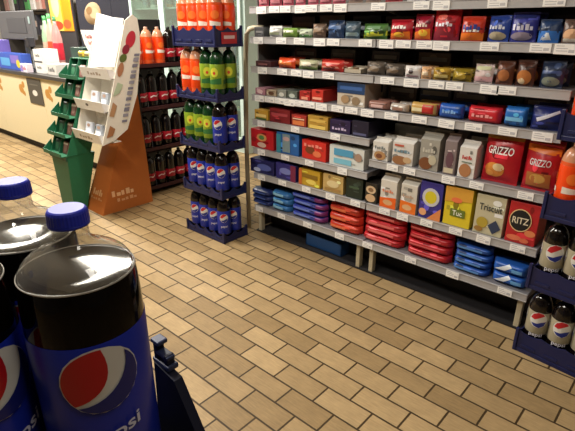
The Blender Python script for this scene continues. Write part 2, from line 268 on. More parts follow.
  ('R7', -1.076, 0.141, 0.215, ('box', 'purple cereal box with a yellow roundel', '#37308a', [('e', 0.5, 0.6, 0.38, 0.25, '#c8c8d0'), ('e', 0.5, 0.6, 0.26, 0.17, '#d8c82c'), ('p', [(0.4, 0), (1, 0), (1, 0.36)], '#e08a50'), ('e', 0.2, 0.17, 0.17, 0.1, '#e8a878')])),
  ('R7', -0.92, 0.159, 0.219, ('box', 'yellow snack box with an orange top', '#e0c82c', [('p', [(0, 0.6), (1, 0.7), (1, 1), (0, 1)], '#dca23c'), ('r', 0.25, 0.8, 0.25, 0.45, '#6a7a2c'), ('t', 'Tuc', 0.52, 0.29, 0.13, '#f0f0e0', 0.36), ('e', 0.45, 0.68, 0.2, 0.07, '#e87848')])),
  ('R7', -0.751, 0.157, 0.213, ('box', 'cream cracker box with dark lettering', '#c8c0a0', [('t', 'Triscuit', 0.52, 0.62, 0.17, '#333a3c', 0.78), ('p', [(0.5, 0.25), (0.75, 0.42), (0.95, 0.22), (0.7, 0.05)], '#33405c'), ('e', 0.3, 0.3, 0.2, 0.14, '#b8a03c'), ('e', 0.2, 0.12, 0.15, 0.07, '#a0783c')])),
  ('R7', -0.588, 0.149, 0.214, ('box', 'red cracker box with a black roundel', '#c0242a', [('e', 0.42, 0.57, 0.37, 0.28, '#e8c890'), ('e', 0.42, 0.57, 0.34, 0.255, '#1a1c20'), ('t', 'RITZ', 0.42, 0.49, 0.16, '#e8dcc0', 0.54), ('e', 0.3, 0.13, 0.25, 0.07, '#e87a58'), ('e', 0.8, 0.3, 0.18, 0.08, '#e88a58'), ('e', 0.65, 0.1, 0.16, 0.06, '#dc7050')])),
  ('R8', -2.437, 0.205, 0.039, ('stack', 'dark blue biscuit packet', '#26346c', [('r', 0.2, 0.8, 0.3, 0.6, '#5068b0')], 3)),
  ('R8', -2.233, 0.181, 0.05, ('stack', 'light blue biscuit packet', '#3c78b8', [('r', 0.1, 0.7, 0.3, 0.7, '#8cc0e0')], 3)),
  ('R8', -1.977, 0.312, 0.047, ('stack', 'violet blue biscuit packet', '#2c3a94', [('r', 0.05, 0.6, 0.4, 0.7, '#6a80cc'), ('r', 0.75, 1, 0, 1, '#7a2c70')], 4)),
  ('R8', -1.673, 0.261, 0.061, ('stack', 'orange red biscuit packet', '#d03a28', [('r', 0.1, 0.6, 0.3, 0.6, '#ec7a50')], 3)),
  ('R8', -1.379, 0.297, 0.051, ('stack', 'red biscuit packet', '#c42830', [('r', 0.15, 0.8, 0.35, 0.65, '#e0706c')], 4)),
  ('R8', -1.073, 0.286, 0.051, ('stack', 'crimson biscuit packet', '#b8222c', [('r', 0.1, 0.8, 0.4, 0.6, '#d86060')], 4)),
  ('R8', -0.814, 0.209, 0.042, ('stack', 'royal blue biscuit packet', '#2450a4', [('r', 0.1, 0.8, 0.3, 0.6, '#5c90d0')], 4)),
  ('R8', -0.614, 0.18, 0.065, ('stack', 'bright blue and white biscuit packet', '#2a62c0', [('p', [(0.1, 0.3), (0.5, 0.9), (0.6, 0.7), (0.4, 0.3)], '#e4ecf4'), ('r', 0.6, 0.9, 0.3, 0.6, '#6aa8e0')], 2)),
]
TICKETS = {
  'R1': [-2.366, -2.251, -2.157, -2.035, -1.95, -1.838, -1.738, -1.49, -1.241, -1.135, -0.868, -0.633],
  'R2': [-2.4, -2.192, -2.041, -1.883, -1.779, -1.558, -1.425, -1.323, -1.203, -1.112, -0.875, -0.654, -0.555],
  'R3': [-2.367, -2.184, -2.063, -1.964, -1.808, -1.402, -1.256, -1.115, -1.019, -0.846, -0.767],
  'R4': [-2.402, -2.305, -2.212, -2.122, -2.036, -1.952, -1.855, -1.732, -1.629, -1.517, -1.359, -1.189, -1.036, -0.895, -0.731, -0.576],
  '5L': [-2.387, -2.069, -1.739],
  '6L': [-2.393, -2.159, -1.943, -1.675],
  '5R': [-1.461, -1.326, -1.217, -0.987, -0.836, -0.598],
  'R7': [-2.398, -2.188, -1.966, -1.761, -1.564, -1.354, -1.233, -1.081, -0.91, -0.758, -0.587],
  'R8': [-2.427, -2.199, -1.951, -1.675, -1.456, -1.154, -0.893, -0.608],
}
# ------------------------------------------------------------------ room
def brick_floor():
    m = bpy.data.materials.new('brick_floor_tiles'); m.use_nodes = True; nt = m.node_tree; b = nt.nodes['Principled BSDF']
    N = nt.nodes.new; L = nt.links.new
    tc = N('ShaderNodeTexCoord'); mp = N('ShaderNodeMapping'); mp.vector_type = 'POINT'
    L(tc.outputs['Object'], mp.inputs['Vector'])
    # joints along x every 0.23, courses every 0.113
    mp.inputs['Location'].default_value = (.994, -1.2635 - .113*1, 0)
    br = N('ShaderNodeTexBrick'); br.offset = .5; br.squash = 1
    br.inputs['Scale'].default_value = 1; br.inputs['Brick Width'].default_value = .23; br.inputs['Row Height'].default_value = .113
    br.inputs['Mortar Size'].default_value = .0052; br.inputs['Mortar Smooth'].default_value = .35; br.inputs['Bias'].default_value = 0
    br.inputs['Color1'].default_value = lin(FLOOR_A); br.inputs['Color2'].default_value = lin(FLOOR_B); br.inputs['Mortar'].default_value = lin('#43341f')
    L(mp.outputs[0], br.inputs['Vector'])
    n = N('ShaderNodeTexNoise'); n.inputs['Scale'].default_value = 9; n.inputs['Detail'].default_value = 6; n.inputs['Roughness'].default_value = .7
    L(tc.outputs['Object'], n.inputs['Vector'])
    st = N('ShaderNodeMapping'); st.inputs['Scale'].default_value = (1, 9, 1); L(tc.outputs['Object'], st.inputs['Vector'])
    n2 = N('ShaderNodeTexNoise'); n2.inputs['Scale'].default_value = 16; n2.inputs['Detail'].default_value = 5; L(st.outputs[0], n2.inputs['Vector'])
    ad = N('ShaderNodeMath'); ad.operation = 'ADD'; L(n.outputs['Fac'], ad.inputs[0]); L(n2.outputs['Fac'], ad.inputs[1])
    rp = N('ShaderNodeMapRange'); rp.inputs['From Min'].default_value = .7; rp.inputs['From Max'].default_value = 1.35
    rp.inputs['To Min'].default_value = .74; rp.inputs['To Max'].default_value = 1.1; L(ad.outputs[0], rp.inputs['Value'])
    mu = N('ShaderNodeMix'); mu.data_type = 'RGBA'; mu.blend_type = 'MULTIPLY'; mu.inputs['Factor'].default_value = 1
    L(br.outputs['Color'], mu.inputs['A']); L(rp.outputs[0], mu.inputs['B']); L(mu.outputs['Result'], b.inputs['Base Color'])
    b.inputs['Roughness'].default_value = .5; b.inputs['Specular IOR Level'].default_value = .3
    bp = N('ShaderNodeBump'); bp.inputs['Strength'].default_value = .5; bp.inputs['Distance'].default_value = .004; bp.invert = True
    L(br.outputs['Fac'], bp.inputs['Height']); L(bp.outputs[0], b.inputs['Normal'])
    return m
FLOOR_A, FLOOR_B = '#b79c72', '#947b55'
X0, X1, Y0, Y1, ZC = -12.5, 3.0, -3.0, 4.6, 2.9
f = struct(MB().box(X0, X1, Y0, Y1, -.05, 0, brick_floor()).build('floor'))
struct(MB().box(X0, X1, Y0, Y1, ZC, ZC+.05, mat('#e4e2dc', .8)).build('ceiling'))
wm = mat('#d4cfc4', .8)
struct(MB().box(X0, X1, Y1, Y1+.1, 0, ZC, wm).build('wall_back'))
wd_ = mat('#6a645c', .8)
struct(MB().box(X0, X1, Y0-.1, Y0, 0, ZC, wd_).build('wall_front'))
struct(MB().box(X0-.1, X0, Y0, Y1, 0, ZC, wm).build('wall_left'))
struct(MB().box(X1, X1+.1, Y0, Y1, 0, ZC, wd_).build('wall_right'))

# ------------------------------------------------------------------ gondola shelving
GREY = mat('#8f8d8b', .45, .1); DECK = mat('#77757a', .5); DARK = mat('#201e20', .7); BACKP = mat('#6c6864', .7)
RAIL = mat('#b0aeae', .4); TICK = mat('#f8f7f4', .5); INK = mat('#c4c4c8', .6); CREAM = mat('#bdb296', .45)
GY, GB = 2.38, 2.86
XL, XM, XR = -2.485, -1.49, -.495
SHELVES = {'R1': (1.592, XL, XR, 'top'), 'R2': (1.408, XL, XR, 'second'), 'R3': (1.218, XL, XR, 'third'), 'R4': (1.03, XL, XR, 'fourth'),
           '5L': (.857, XL, XM, ''), '6L': (.65, XL, XM, ''), '5R': (.738, XM, XR, ''), 'R7': (.46, XL, XR, ''), 'R8': (.203, XL, XR, '')}
g = thing('shelving_unit', 'long grey shop shelving unit with price tickets along every shelf edge', 'shelf', ((XL+XR)/2, GB, 0))
gx, gy = (XL+XR)/2, GB
def gbuild(mb, name, par=None): # local coordinates of the unit
    mb.v = [(a-gx, b-gy, c) for a, b, c in mb.v]
    return mb.build(name, par or g)
gbuild(MB().box(XL, XR, GB-.02, GB, .03, 1.95, BACKP), 'back_panel')
for x in (XL+.02, XM, XR-.02): gbuild(MB().box(x-.02, x+.02, GB-.06, GB-.02, 0, 1.95, GREY), 'upright')
for x in (XL+.035, XM-.05, XM+.05, XR-.035):
    gbuild(MB().box(x-.014, x+.014, 2.40, 2.44, 0, .185, CREAM, .003).box(x-.02, x+.02, 2.44, GB-.06, .10, .19, DARK), 'foot')
gbuild(MB().box(XL, XR, 2.56, 2.58, .012, .18, DARK), 'kick_plate')
gbuild(MB().box(XL-.012, XL-.002, 2.46, GB, .012, 1.95, BACKP, .002), 'end_panel')
gbuild(MB().box(XL, XR, 2.392, 2.84, 0, .010, DARK), 'under_shelf_shade')  # dark sheet added as the shade on the floor below the bottom shelf
def shelf(key):
    zr, a, b, _ = SHELVES[key]
    mb = MB(); pad = .004
    segs = [(a+pad, XM-.004), (XM+.004, b-pad)] if (a == XL and b == XR) else [(a+pad, b-pad)]
    for p, q in segs:
        mb.box(p, q, GY+.008, GB-.02, zr-.012, zr+.0195, DECK, .002)
        for x in (p+.004, q-.004): mb.prism([(GY+.05, zr-.012), (GB-.02, zr-.012), (GB-.02, zr-.09)], 'x', x-.003, x+.003, GREY)
    s = gbuild(mb, 'shelf_board')
    r = MB()
    for p, q in segs:
        r.box(p, q, GY-.004, GY+.008, zr-.022, zr+.0195, RAIL, .003).box(p, q, GY-.007, GY-.003, zr-.022, zr-.018, RAIL).box(p, q, GY-.007, GY-.003, zr+.0155, zr+.0195, RAIL)
    ro = gbuild(r, 'price_rail', s)
    for i, x in enumerate(TICKETS[key]):
        w = .044 if key in ('R1', 'R2', 'R3', 'R4') else .037
        if x+w > b or x-w < a: continue
        z0, z1 = zr-.020-(.005 if i % 3 == 0 else 0), zr+.017
        t = MB().box(x-w, x+w, GY-.0085, GY-.0055, z0, z1, TICK, .0008, (0, R(((i*37) % 5-2)*.6), 0), (x, GY, zr))
        for k in range(3): t.box(x-w*.8, x-w*.8+w*(1.0 if k else .7), GY-.0092, GY-.0085, z1-.009-k*.010, z1-.006-k*.010, INK)
        t.box(x+w*.3, x+w*.8, GY-.0092, GY-.0085, z0+.008, z0+.020, INK)
        gbuild(t, 'price_ticket', s)
    return s
for k in SHELVES: shelf(k)
# grey edge plate where the left half's shelves stop beside the taller right half
# wire end frame
gbuild(MB().tube([(-2.575, 2.40, 0), (-2.575, 2.40, .75), (-2.565, 2.41, 1.30), (-2.555, 2.415, 1.44), (-2.53, 2.42, 1.475), (-2.50, 2.43, 1.482), (-2.42, 2.44, 1.482)], .017, CREAM, 12), 'end_frame')

# ------------------------------------------------------------------ packs
def bag_surf(w, h, d, flow=False):
    def bul(u, v):
        if flow:
            a = max(0, 1-abs(2*u-1)**9)**.5
            return a*max(0, 1-abs(2*v-1)**3)**.42
        e = max(0, min(1, (v-.06)/.88)); a = max(0, math.sin(math.pi*e))**.62 if .06 < v < .94 else 0
        return a*max(0, math.sin(math.pi*u))**.62*(1+.05*math.sin(9*u+4*v+w*90)+.05*math.sin(15*v-7*u+h*70)+.04*math.sin(23*u+11*v))
    def surf(u, v, lift=0):
        b = bul(u, v)
        pinch = 1 - (.05*b if not flow else 0)
        zz = v*h
        return ((u-.5)*w*pinch, d/2 - d/2*b - lift, zz)
    return surf
def make_bag(name, w, h, d, c, art, flow=False):
    mb = MB(); S = bag_surf(w, h, d, flow); nx, nz = 16, 18
    m = mat(c, .32)
    vs = [S(i/nx, j/nz) for j in range(nz+1) for i in range(nx+1)]
    vb = [(x, d-y, z) for x, y, z in vs]; n = len(vs)
    W = nx+1
    fs = [(j*W+i, j*W+i+1, (j+1)*W+i+1, (j+1)*W+i) for j in range(nz) for i in range(nx)]
    fb = [tuple(n+a for a in q[::-1]) for q in fs]
    mb.add(vs+vb, fs+fb, m, True)
    if not flow:                                                   # crimped seals
        for v in (0.002, .95):
            mb.box(-w/2, w/2, d/2-.0015, d/2+.0015, v*h, v*h+.048*h, m)
    else:
        for sx in (-1, 1): mb.box(sx*(w/2+.004)-(.012 if sx > 0 else 0), sx*w/2+(.012 if sx < 0 else 0), d/2-.0015, d/2+.0015, h*.12, h*.88, m)
    mb.art(art, lambda u, v, l: S(u, v, l), .35)
    return mb.build(name)
def make_box(name, w, h, d, c, art):
    mb = MB(); mb.box(-w/2, w/2, 0, d, 0, h, mat(c, .42), min(.002, h*.05))
    mb.art(art, lambda u, v, l: ((u-.5)*w, -l, v*h), .42)
    # tuck flap on the top face and the tab seam
    mb.box(-w*.4, w*.4, d*.06, d*.09, h, h+.0006, mat(c, .6))
    return mb.build(name)
def make_carton(name, w, h, d, c, art):
    """gable-topped cereal bag-in-carton: straight body, folded sloping top"""
    mb = MB(); hb = h*.84
    m = mat(c, .45)
    mb.box(-w/2, w/2, 0, d, 0, hb, m, .002)
    mb.prism([(0.001, hb-.001), (d-.001, hb-.001), (d*.55, h-.012), (d*.55, h), (d*.45, h), (d*.45, h-.012)], 'x', -w/2+.001, w/2-.001, m)
    mb.art([q for q in art], lambda u, v, l: ((u-.5)*w, -l, v*hb), .45)
    return mb.build(name)
def make_tray(name, w, h, d, c):
    mb = MB(); m = mat(c, .6); t = .003
    mb.box(-w/2, w/2, 0, d, 0, t, m).box(-w/2, w/2, 0, t, 0, h*.7, m).box(-w/2, w/2, d-t, d, 0, h, m)
    for sx in (-1, 1): mb.prism([(0, 0), (d, 0), (d, h), (d*.3, h*.75), (0, h*.7)], 'x', sx*(w/2-t/2)-t/2, sx*(w/2-t/2)+t/2, m)
    for i in range(3): mb.lathe([(0, t), (.018, t), (.02, h*.8), (.0205, h*.83), (0, h*.86)], mat(['#d8ccb0', '#8a6a4c', '#e4dcc8'][i], .4), 14, (-w/3+i*w/3, d*.35))
    return mb.build(name)
CAT = {'bag': ('snack_bag', 'snack bag'), 'box': ('carton_box', 'box'), 'carton': ('cereal_carton', 'carton'), 'flow': ('bar_packet', 'packet'), 'tray': ('dip_tray', 'tray'), 'stack': ('biscuit_packet', 'packet')}
SHN = {'R1': 'top shelf', 'R2': 'second shelf down', 'R3': 'third shelf down', 'R4': 'fourth shelf down', '5L': 'upper short left shelf', '6L': 'lower short left shelf',
       '5R': 'short right shelf', 'R7': 'second lowest shelf', 'R8': 'bottom shelf'}
def speckle(c, art, n=5):
    """small printed patches in tints of the pack's own colour, under the main print"""
    l = [int(c[i:i+2], 16) for i in (1, 3, 5)]; out = []
    for _ in range(n):
        k = rng.choice([.62, .78, 1.2, 1.38]); s_ = rng.uniform(-12, 12)
        cc_ = '#%02x%02x%02x' % tuple(int(max(8, min(240, (x+18*(k > 1))*k + s_))) for x in l)
        u, v = rng.uniform(.12, .88), rng.uniform(.12, .88)
        if rng.random() < .5: out.append(('e', u, v, min(rng.uniform(.06, .2), u-.02, .98-u), min(rng.uniform(.05, .14), v-.05, .95-v), cc_))
        else:
            w_, h_ = rng.uniform(.1, .5), rng.uniform(.04, .12); out.append(('r', max(.04, u-w_/2), min(.96, u+w_/2), max(.06, v-h_/2), min(.94, v+h_/2), cc_))
    return out + list(art)
seen = {}
counts = {}
for it in ITEMS: counts[(it[0], it[4][1])] = counts.get((it[0], it[4][1]), 0)+1
for row, x, w, h, spec in ITEMS:
    kind, desc, c, art = spec[:4]
    art = speckle(c, art, 7 if kind == 'stack' else 5)
    z = SHELVES[row][0]+.02; yf = 2.392; x -= .004
    nm, cat = CAT[kind]
    if kind == 'stack':
        n = spec[4]
        proto = make_bag(nm, w*.95, h*.99, .115, c, art, True)
        for k in range(n):
            for dpt in range(2):
                if dpt and k < n-1: continue
                o = proto if (k == 0 and dpt == 0) else dup(proto)
                o.location = (x+rng.uniform(-.006, .006), yf+.006+dpt*.122+rng.uniform(0, .004), z+k*h); o.rotation_euler = (0, 0, rng.uniform(-.02, .02))
                if dpt: o.location.z = z
                pos = 'topmost' if k == n-1 else 'lowest' if k == 0 else ORD[k]+' from the bottom'
                tag(o, f'{desc} on the bottom shelf, {pos} of its stack' if not dpt else f'{desc} lying behind its stack on the bottom shelf', cat, f'stacked {desc}s on the bottom shelf')
        continue
    n = counts[(row, desc)]; i = seen.get((row, desc), 0); seen[(row, desc)] = i+1
    if kind == 'bag': o = make_bag(nm, w*.95, h*1.05, min(.09, .35*w+.02), c, art)
    elif kind == 'box': o = make_box(nm, w*.95, h, .17 if w > .09 else .12, c, art)
    elif kind == 'carton': o = make_carton(nm, w*.88, h, .085, c, art)
    elif kind == 'flow': o = make_bag(nm, w*.94, h, .07, c, art, True)
    else: o = make_tray(nm, w*.9, h, .12, c)
    o.location = (x, yf, z)
    if kind == 'bag': o.rotation_euler = (R(-3), 0, R(rng.uniform(-7, 7)))
    elif kind in ('box', 'carton'): o.rotation_euler = (0, 0, R(rng.uniform(-1.5, 1.5)))
    which = '' if n == 1 else f', {ORD[i]} of {n} from the left'
    if row in ('R2', 'R3', 'R4', '5L', 'R7', '5R') and kind != 'tray' and not (row in ('R7', '5R') and kind == 'box'):
        q = dup(o); q.location.y += .185 if kind == 'box' else .10; q.location.x += rng.uniform(-.012, .012); q.location.z = z
        tag(q, f'{desc} behind its twin, {SHN[row]}{which}', cat, f'{desc}s on the {SHN[row]}')
    tag(o, f'{desc} on the {SHN[row]}{which}', cat, f'{desc}s on the {SHN[row]}' if n > 1 else f'goods on the {SHN[row]}')
# reserve cartons standing further back on some shelves
o = make_box('carton_box', .30, .19, .16, '#8a8c88', [('r', .1, .9, .6, .8, '#a8aaa4')]); o.location = (-1.30, 2.585, .758); tag(o, 'wide grey carton behind the two white muesli cartons', 'box')
for i, (x, hh, c, ds) in enumerate([(-2.22, .125, '#4c5258', 'steel grey'), (-1.98, .13, '#5a5048', 'tan'), (-1.72, .125, '#353f50', 'navy grey')]):
    o = make_box('carton_box', .2, hh, .14, c, [('r', .1, .9, .5, .7, '#7a7870')]); o.location = (x, 2.62, 1.428); tag(o, f'{ds} carton standing at the back of the second shelf down', 'box')
o = make_box('carton_box', .17, .12, .14, '#1f4a38', [('r', .05, .95, .1, .3, '#3c6a50')]); o.location = (-.86, 2.68, 1.05); tag(o, 'dark green carton behind the long red chocolate bar packet', 'box')
for row, zs, cols, names in (('R2', .12, ['#4a4a44', '#5c4c42', '#44505a', '#5a5a4a', '#4c4248'], ['grey', 'brown', 'slate', 'olive', 'plum']),
                             ('R3', .12, ['#54443c', '#5c5a50', '#3c3a40', '#645038', '#4a4650', '#3a342e'], ['brown', 'stone', 'charcoal', 'ochre', 'mauve', 'umber']),
                             ('R4', .13, ['#4c4038', '#28344c', '#4c4654', '#4a3436'], ['brown', 'navy', 'violet', 'maroon'])):
    for i, (c, nme) in enumerate(zip(cols, names)):
        if row == 'R2': x = -1.48+i*.22
        elif row == 'R3': x = -2.18+i*.31
        else: x = [-1.43, -1.22, -1.02, -.65][i]
        o = make_box('carton_box', .19, zs, .12, c, speckle(c, [('r', .1, .9, .62, .8, '#8a8478')], 4)); o.location = (x, 2.60, SHELVES[row][0]+.02)
        tag(o, f'dull {nme} carton at the back of the {SHN[row]}', 'box', f'back stock on the {SHN[row]}')
# blue thing lying under the bottom shelf
t = MB().box(-.16, .16, 0, .1, 0, .006, mat('#1c4a80', .5), .002)
for a in ((-.16, -.15, 0, .1), (.15, .16, 0, .1), (-.16, .16, 0, .01), (-.16, .16, .09, .1)): t.box(a[0], a[1], a[2], a[3], 0, .09, mat('#1c4a80', .5), .002)
tag(t.build('plastic_tray', None, (-1.86, 2.44, 0.0102)), 'shallow blue plastic tray pushed under the bottom shelf', 'tray')

# ------------------------------------------------------------------ soft drink bottles
BLUE = mat('#1b2f9c', .35); NAVY = mat('#161d4c', .4); COLA = mat('#0f0a0a', .12, 0, .6); WHITE = mat('#e6e4de', .4); REDP = mat('#b81c24', .35)
def profile(s=1):
    return [(0, .004), (.028, .0), (.046, .004), (.0525, .02), (.054, .04), (.054, .235), (.053, .25), (.048, .272), (.038, .292), (.025, .305), (.0155, .311), (.014, .314)]
def make_bottle(liquid, label_c, cap_c, neck_c=None, logo='globe'):
    """2-litre bottle, base at the origin, front towards -y: body mesh with label and cap as children"""
    b = MB(); pf = profile()
    if neck_c:                                                  # part-empty or clear shoulders
        b.lathe(pf[:7], liquid, 20).lathe(pf[6:], neck_c, 20)
    else: b.lathe(pf, liquid, 20)
    b.v = [(x*.92, y*.92, z) for x, y, z in b.v]
    body = b.build('drink_bottle')
    l0, l1 = {'globe': (.05, .228), 'diet': (.11, .226), 'orange': (.06, .235), 'lime': (.07, .225), 'red': (.075, .15)}[logo]
    l = MB().lathe([(.0541, l0), (.0549, l0+.002), (.0549, l1-.002), (.0541, l1)], label_c, 20)
    r = .0553
    def S(u, v, lift): a = (u-.5)/r; return ((r+lift)*math.sin(a), -(r+lift)*math.cos(a), {'globe': .165, 'diet': .17, 'orange': .165, 'lime': .16, 'red': .112}[logo]+v)
    for rz in (0, 2.1, 4.2):
        T = (lambda u, v, lift, rz=rz: (Matrix.Rotation(rz, 3, 'Z') @ Vector(S(u+.5, v, lift))))
        if logo in ('globe', 'diet'):
            T0 = T; T = T0 if logo == 'globe' else (lambda u, v, lift, T0=T0: T0(u*1.22, (v-.012)*1.22+.018, lift))
            l.art([('e', 0, .012, .034, .034, '#dcdad4'), ('p', [(-.030, .016), (-.022, .034), (-.004, .045), (.014, .042), (.022, .034), (.002, .022), (-.014, .012)], '#c01f2a'),
                   ('p', [(.031, .008), (.024, -.010), (.006, -.021), (-.014, -.016), (-.026, -.004), (-.004, -.004), (.012, .004)], '#1d2f86'),
                   ('t', 'pepsi', 0, -.06, .016, '#dcdcea', .05)], T)
        elif logo == 'orange': l.art([('p', [(-.04, -.05), (.04, -.05), (.04, -.03), (-.04, -.02)], '#f2e6d8'), ('e', 0, .015, .03, .025, '#ff7a2a')], T)
        elif logo == 'lime': l.art([('p', [(-.05, -.06), (.05, -.06), (.05, -.02), (-.05, -.035)], '#2c6a34'), ('e', 0, .015, .028, .03, '#d0d040'), ('e', .0, .01, .010, .010, '#c84a2a')], T)
        elif logo == 'red': l.art([('p', [(-.04, -.012), (-.01, .004), (.02, -.002), (.045, .012), (.045, .02), (.02, .008), (-.01, .014), (-.04, 0)], '#e8d8d4')], T)
    l.v = [(x*.92, y*.92, z) for x, y, z in l.v]
    l.build('bottle_label', body)
    MB().lathe([(.0155, .311), (.0158, .312), (.0158, .329), (.014, .331), (0, .331)], cap_c, 16).build('bottle_cap', body)
    return body
CAPB = mat('#101014', .4)
ORANGE = mat('#e84a12', .3); PALE = mat('#c88a68', .2); LIME = mat('#123a1c', .2)
PROTO = {
 'cola': make_bottle(COLA, BLUE, CAPB),
 'diet': make_bottle(COLA, mat('#a49c84', .35), CAPB, None, 'diet'),
 'orange': make_bottle(mat('#e2592a', .2), mat('#f2480e', .3), mat('#d8a890', .4), PALE, 'orange'),
 'lime': make_bottle(LIME, mat('#7f9a24', .35), mat('#1a2a1a', .4), None, 'lime'),
 'red': make_bottle(COLA, mat('#a8182a', .35), mat('#141414', .4), None, 'red')}
used = set()
def bottle(kind, loc, rz, label, group):
    o = PROTO[kind] if kind not in used else dup(PROTO[kind]); used.add(kind)
    o.location = loc; o.rotation_euler = (0, 0, rz)
    return tag(o, label, 'bottle', group)
DN = {'cola': 'blue labelled cola bottle', 'diet': 'silver labelled cola bottle', 'orange': 'orange soda bottle', 'lime': 'green lemonade bottle', 'red': 'red labelled cola bottle'}

def make_crate(nx, ny, p, hfront=.105, dip=.045):
    """stackable plastic bottle crate: floor, ribbed walls with a dip between bottles, corner posts"""
    W, D = nx*p+.016, ny*p+.016; m = NAVY; t = .006
    mb = MB().box(-W/2, W/2, 0, D, 0, .012, m, .002)
    def wall(n, L, f):
        pts = [(-L/2, 0), (L/2, 0)]
        top = []
        for i in range(n):
            a = -L/2+.008+i*p
            for q in range(9):
                top.append((a+p*q/8, hfront-dip*math.sin(math.pi*q/8)**.8))
        poly = pts+[(L/2, hfront)]+top[::-1]+[(-L/2, hfront)]
        return poly
    fr = wall(nx, W, 0)
    for y in (0, D-t): mb.prism(fr, 'y', y, y+t, m)
    sd = [(a+D/2, b) for a, b in wall(ny, D, 0)]
    for x in (-W/2, W/2-t): mb.prism(sd, 'x', x, x+t, m)
    for y in (-.004, D-.002):
        mb.box(-W/2-.004, W/2+.004, y, y+.006, 0, .02, m, .002)
        for i in range(nx): mb.box(-W/2+.008+i*p+.02, -W/2+.008+(i+1)*p-.02, y, y+.006, .03, .045, m, .001)
    for x in (-W/2-.004, W/2-.002):
        mb.box(x, x+.006, 0, D, 0, .02, m, .002)
    for x in (-W/2, W/2):
        for y in (0, D): mb.box(x-.008, x+.008, y-.008, y+.008, 0, hfront+.012, m, .003)
    return mb.build('bottle_crate'), W, D
# ---- stand of crates left of the shelving
LP = .099*1.1
cr, CW, CD = make_crate(4, 2, .104, .075, .03)
top_crate, _, _ = make_crate(4, 2, .104, .118, .02)
TIERS = [[['cola']*4, 'cola'], [['cola']*4, 'cola'], [['lime', 'lime', 'lime', 'cola'], 'cola'], [['orange', 'orange', 'lime', 'lime'], 'lime'], [['orange']*4, 'orange']]
LVL = ['lowest tier', 'second tier up', 'third tier up', 'fourth tier up', 'top tier']
LX, LYY, PIT = -2.695, 2.055, .342
first = True
for k, (front, side) in enumerate(TIERS):
    z = k*PIT; sh = .004*k
    o = top_crate if k == 4 else cr if first else dup(cr); first = False
    o.location = (LX+sh, LYY, z)
    tag(o, f'navy plastic bottle crate, {LVL[k]} of the left bottle stand', 'crate', 'crates of the left bottle stand')
    if k == 4: MB().box(CW/2+.004, CW/2+.006, .05, .18, .02, .09, mat('#b8242c', .4), .001).box(CW/2+.006, CW/2+.0066, .07, .16, .05, .07, mat('#e0c8c8', .5)).build('promotion_sticker', o)
    for i, kd in enumerate(front):
        bottle(kd, (LX+sh+(i-1.5)*.104, LYY+.008+.052, z+.0125), R(25+8*((i*5+k*3) % 4)), f'{DN[kd]}, {LVL[k]} of the left stand, {ORD[i]} from left in front', 'bottles of the left stand')
    bottle(side, (LX+sh+1.5*.104, LYY+.008+.156, z+.0125), R(35+9*((k*3) % 4)), f'{DN[side]}, {LVL[k]} of the left stand, rear right corner', 'bottles of the left stand')
    bottle(side, (LX+sh-1.5*.104, LYY+.008+.156, z+.0125), R(35), f'{DN[side]}, {LVL[k]} of the left stand, rear left corner', 'bottles of the left stand')
# ---- stand of crates at the right edge
RT = ['cola', 'cola', 'orange', 'orange']
RXX, RY, RPIT = -.285, 2.19, .352
cr2, CW2, CD2 = make_crate(4, 2, .104, .115, .012)
for k in range(4):
    kd = ['diet', 'diet', 'orange', 'orange'][k]
    o = cr2 if k == 0 else dup(cr2)
    a = R(-6); o.location = (RXX+CW2/2-.19, RY, k*RPIT); o.rotation_euler = (0, 0, a)
    lv = ['lowest tier', 'second tier up', 'third tier up', 'top tier'][k]
    tag(o, f'navy plastic bottle crate, {lv} of the right bottle stand', 'crate', 'crates of the right bottle stand')
    M = Matrix.Translation(o.location) @ Matrix.Rotation(a, 4, 'Z')
    for j in range(2):
        for i in range(4):
            if j and i: continue
            p = M @ Vector(((i-1.5)*.104, 0.008+.052+j*.104, .0125))
            bottle(kd, p, R(-8+6*((i*3+k) % 3)) + R(20), f'{DN[kd]}, {lv} of the right stand, ' + (f'{ORD[i]} from left in front' if not j else 'rear left corner'), 'bottles of the right stand')
# ---- red and black bottle rack behind the cardboard displays
rx, ry, rp = -3.83, 2.30, .37
rk = thing('bottle_rack', 'dark metal rack of red labelled cola bottles behind the brown cardboard display', 'rack', (rx-.25, ry, 0))
RKM = mat('#1c1a1c', .5)
for x in (-.24, .24):
    for y in (0, .60): MB().box(x-.012, x+.012, y-.012, y+.012, 0, 1.55, RKM, .002).build('post', rk)
for k in range(4):
    MB().box(-.25, .25, -.012, .612, .03+k*rp, .045+k*rp, RKM, .002).box(.238, .25, -.012, .612, .03+k*rp, .075+k*rp, mat('#3c1418', .5), .002).build('rack_shelf', rk)
MB().box(-.25, -.24, 0, .6, .03, 1.55, RKM).build('back_panel', rk)
for k in range(4):
    for i in range(5):
        kd = 'orange' if (k == 3 and i < 3) else 'red'
        bottle(kd, (rx-.07, ry+.065+i*.115, .045+k*rp), R(75+5*(i % 3)), f'{DN[kd]} in the dark rack, {["lowest", "second lowest", "second highest", "highest"][k]} shelf, {ORD[i]} from left', 'bottles in the dark rack')

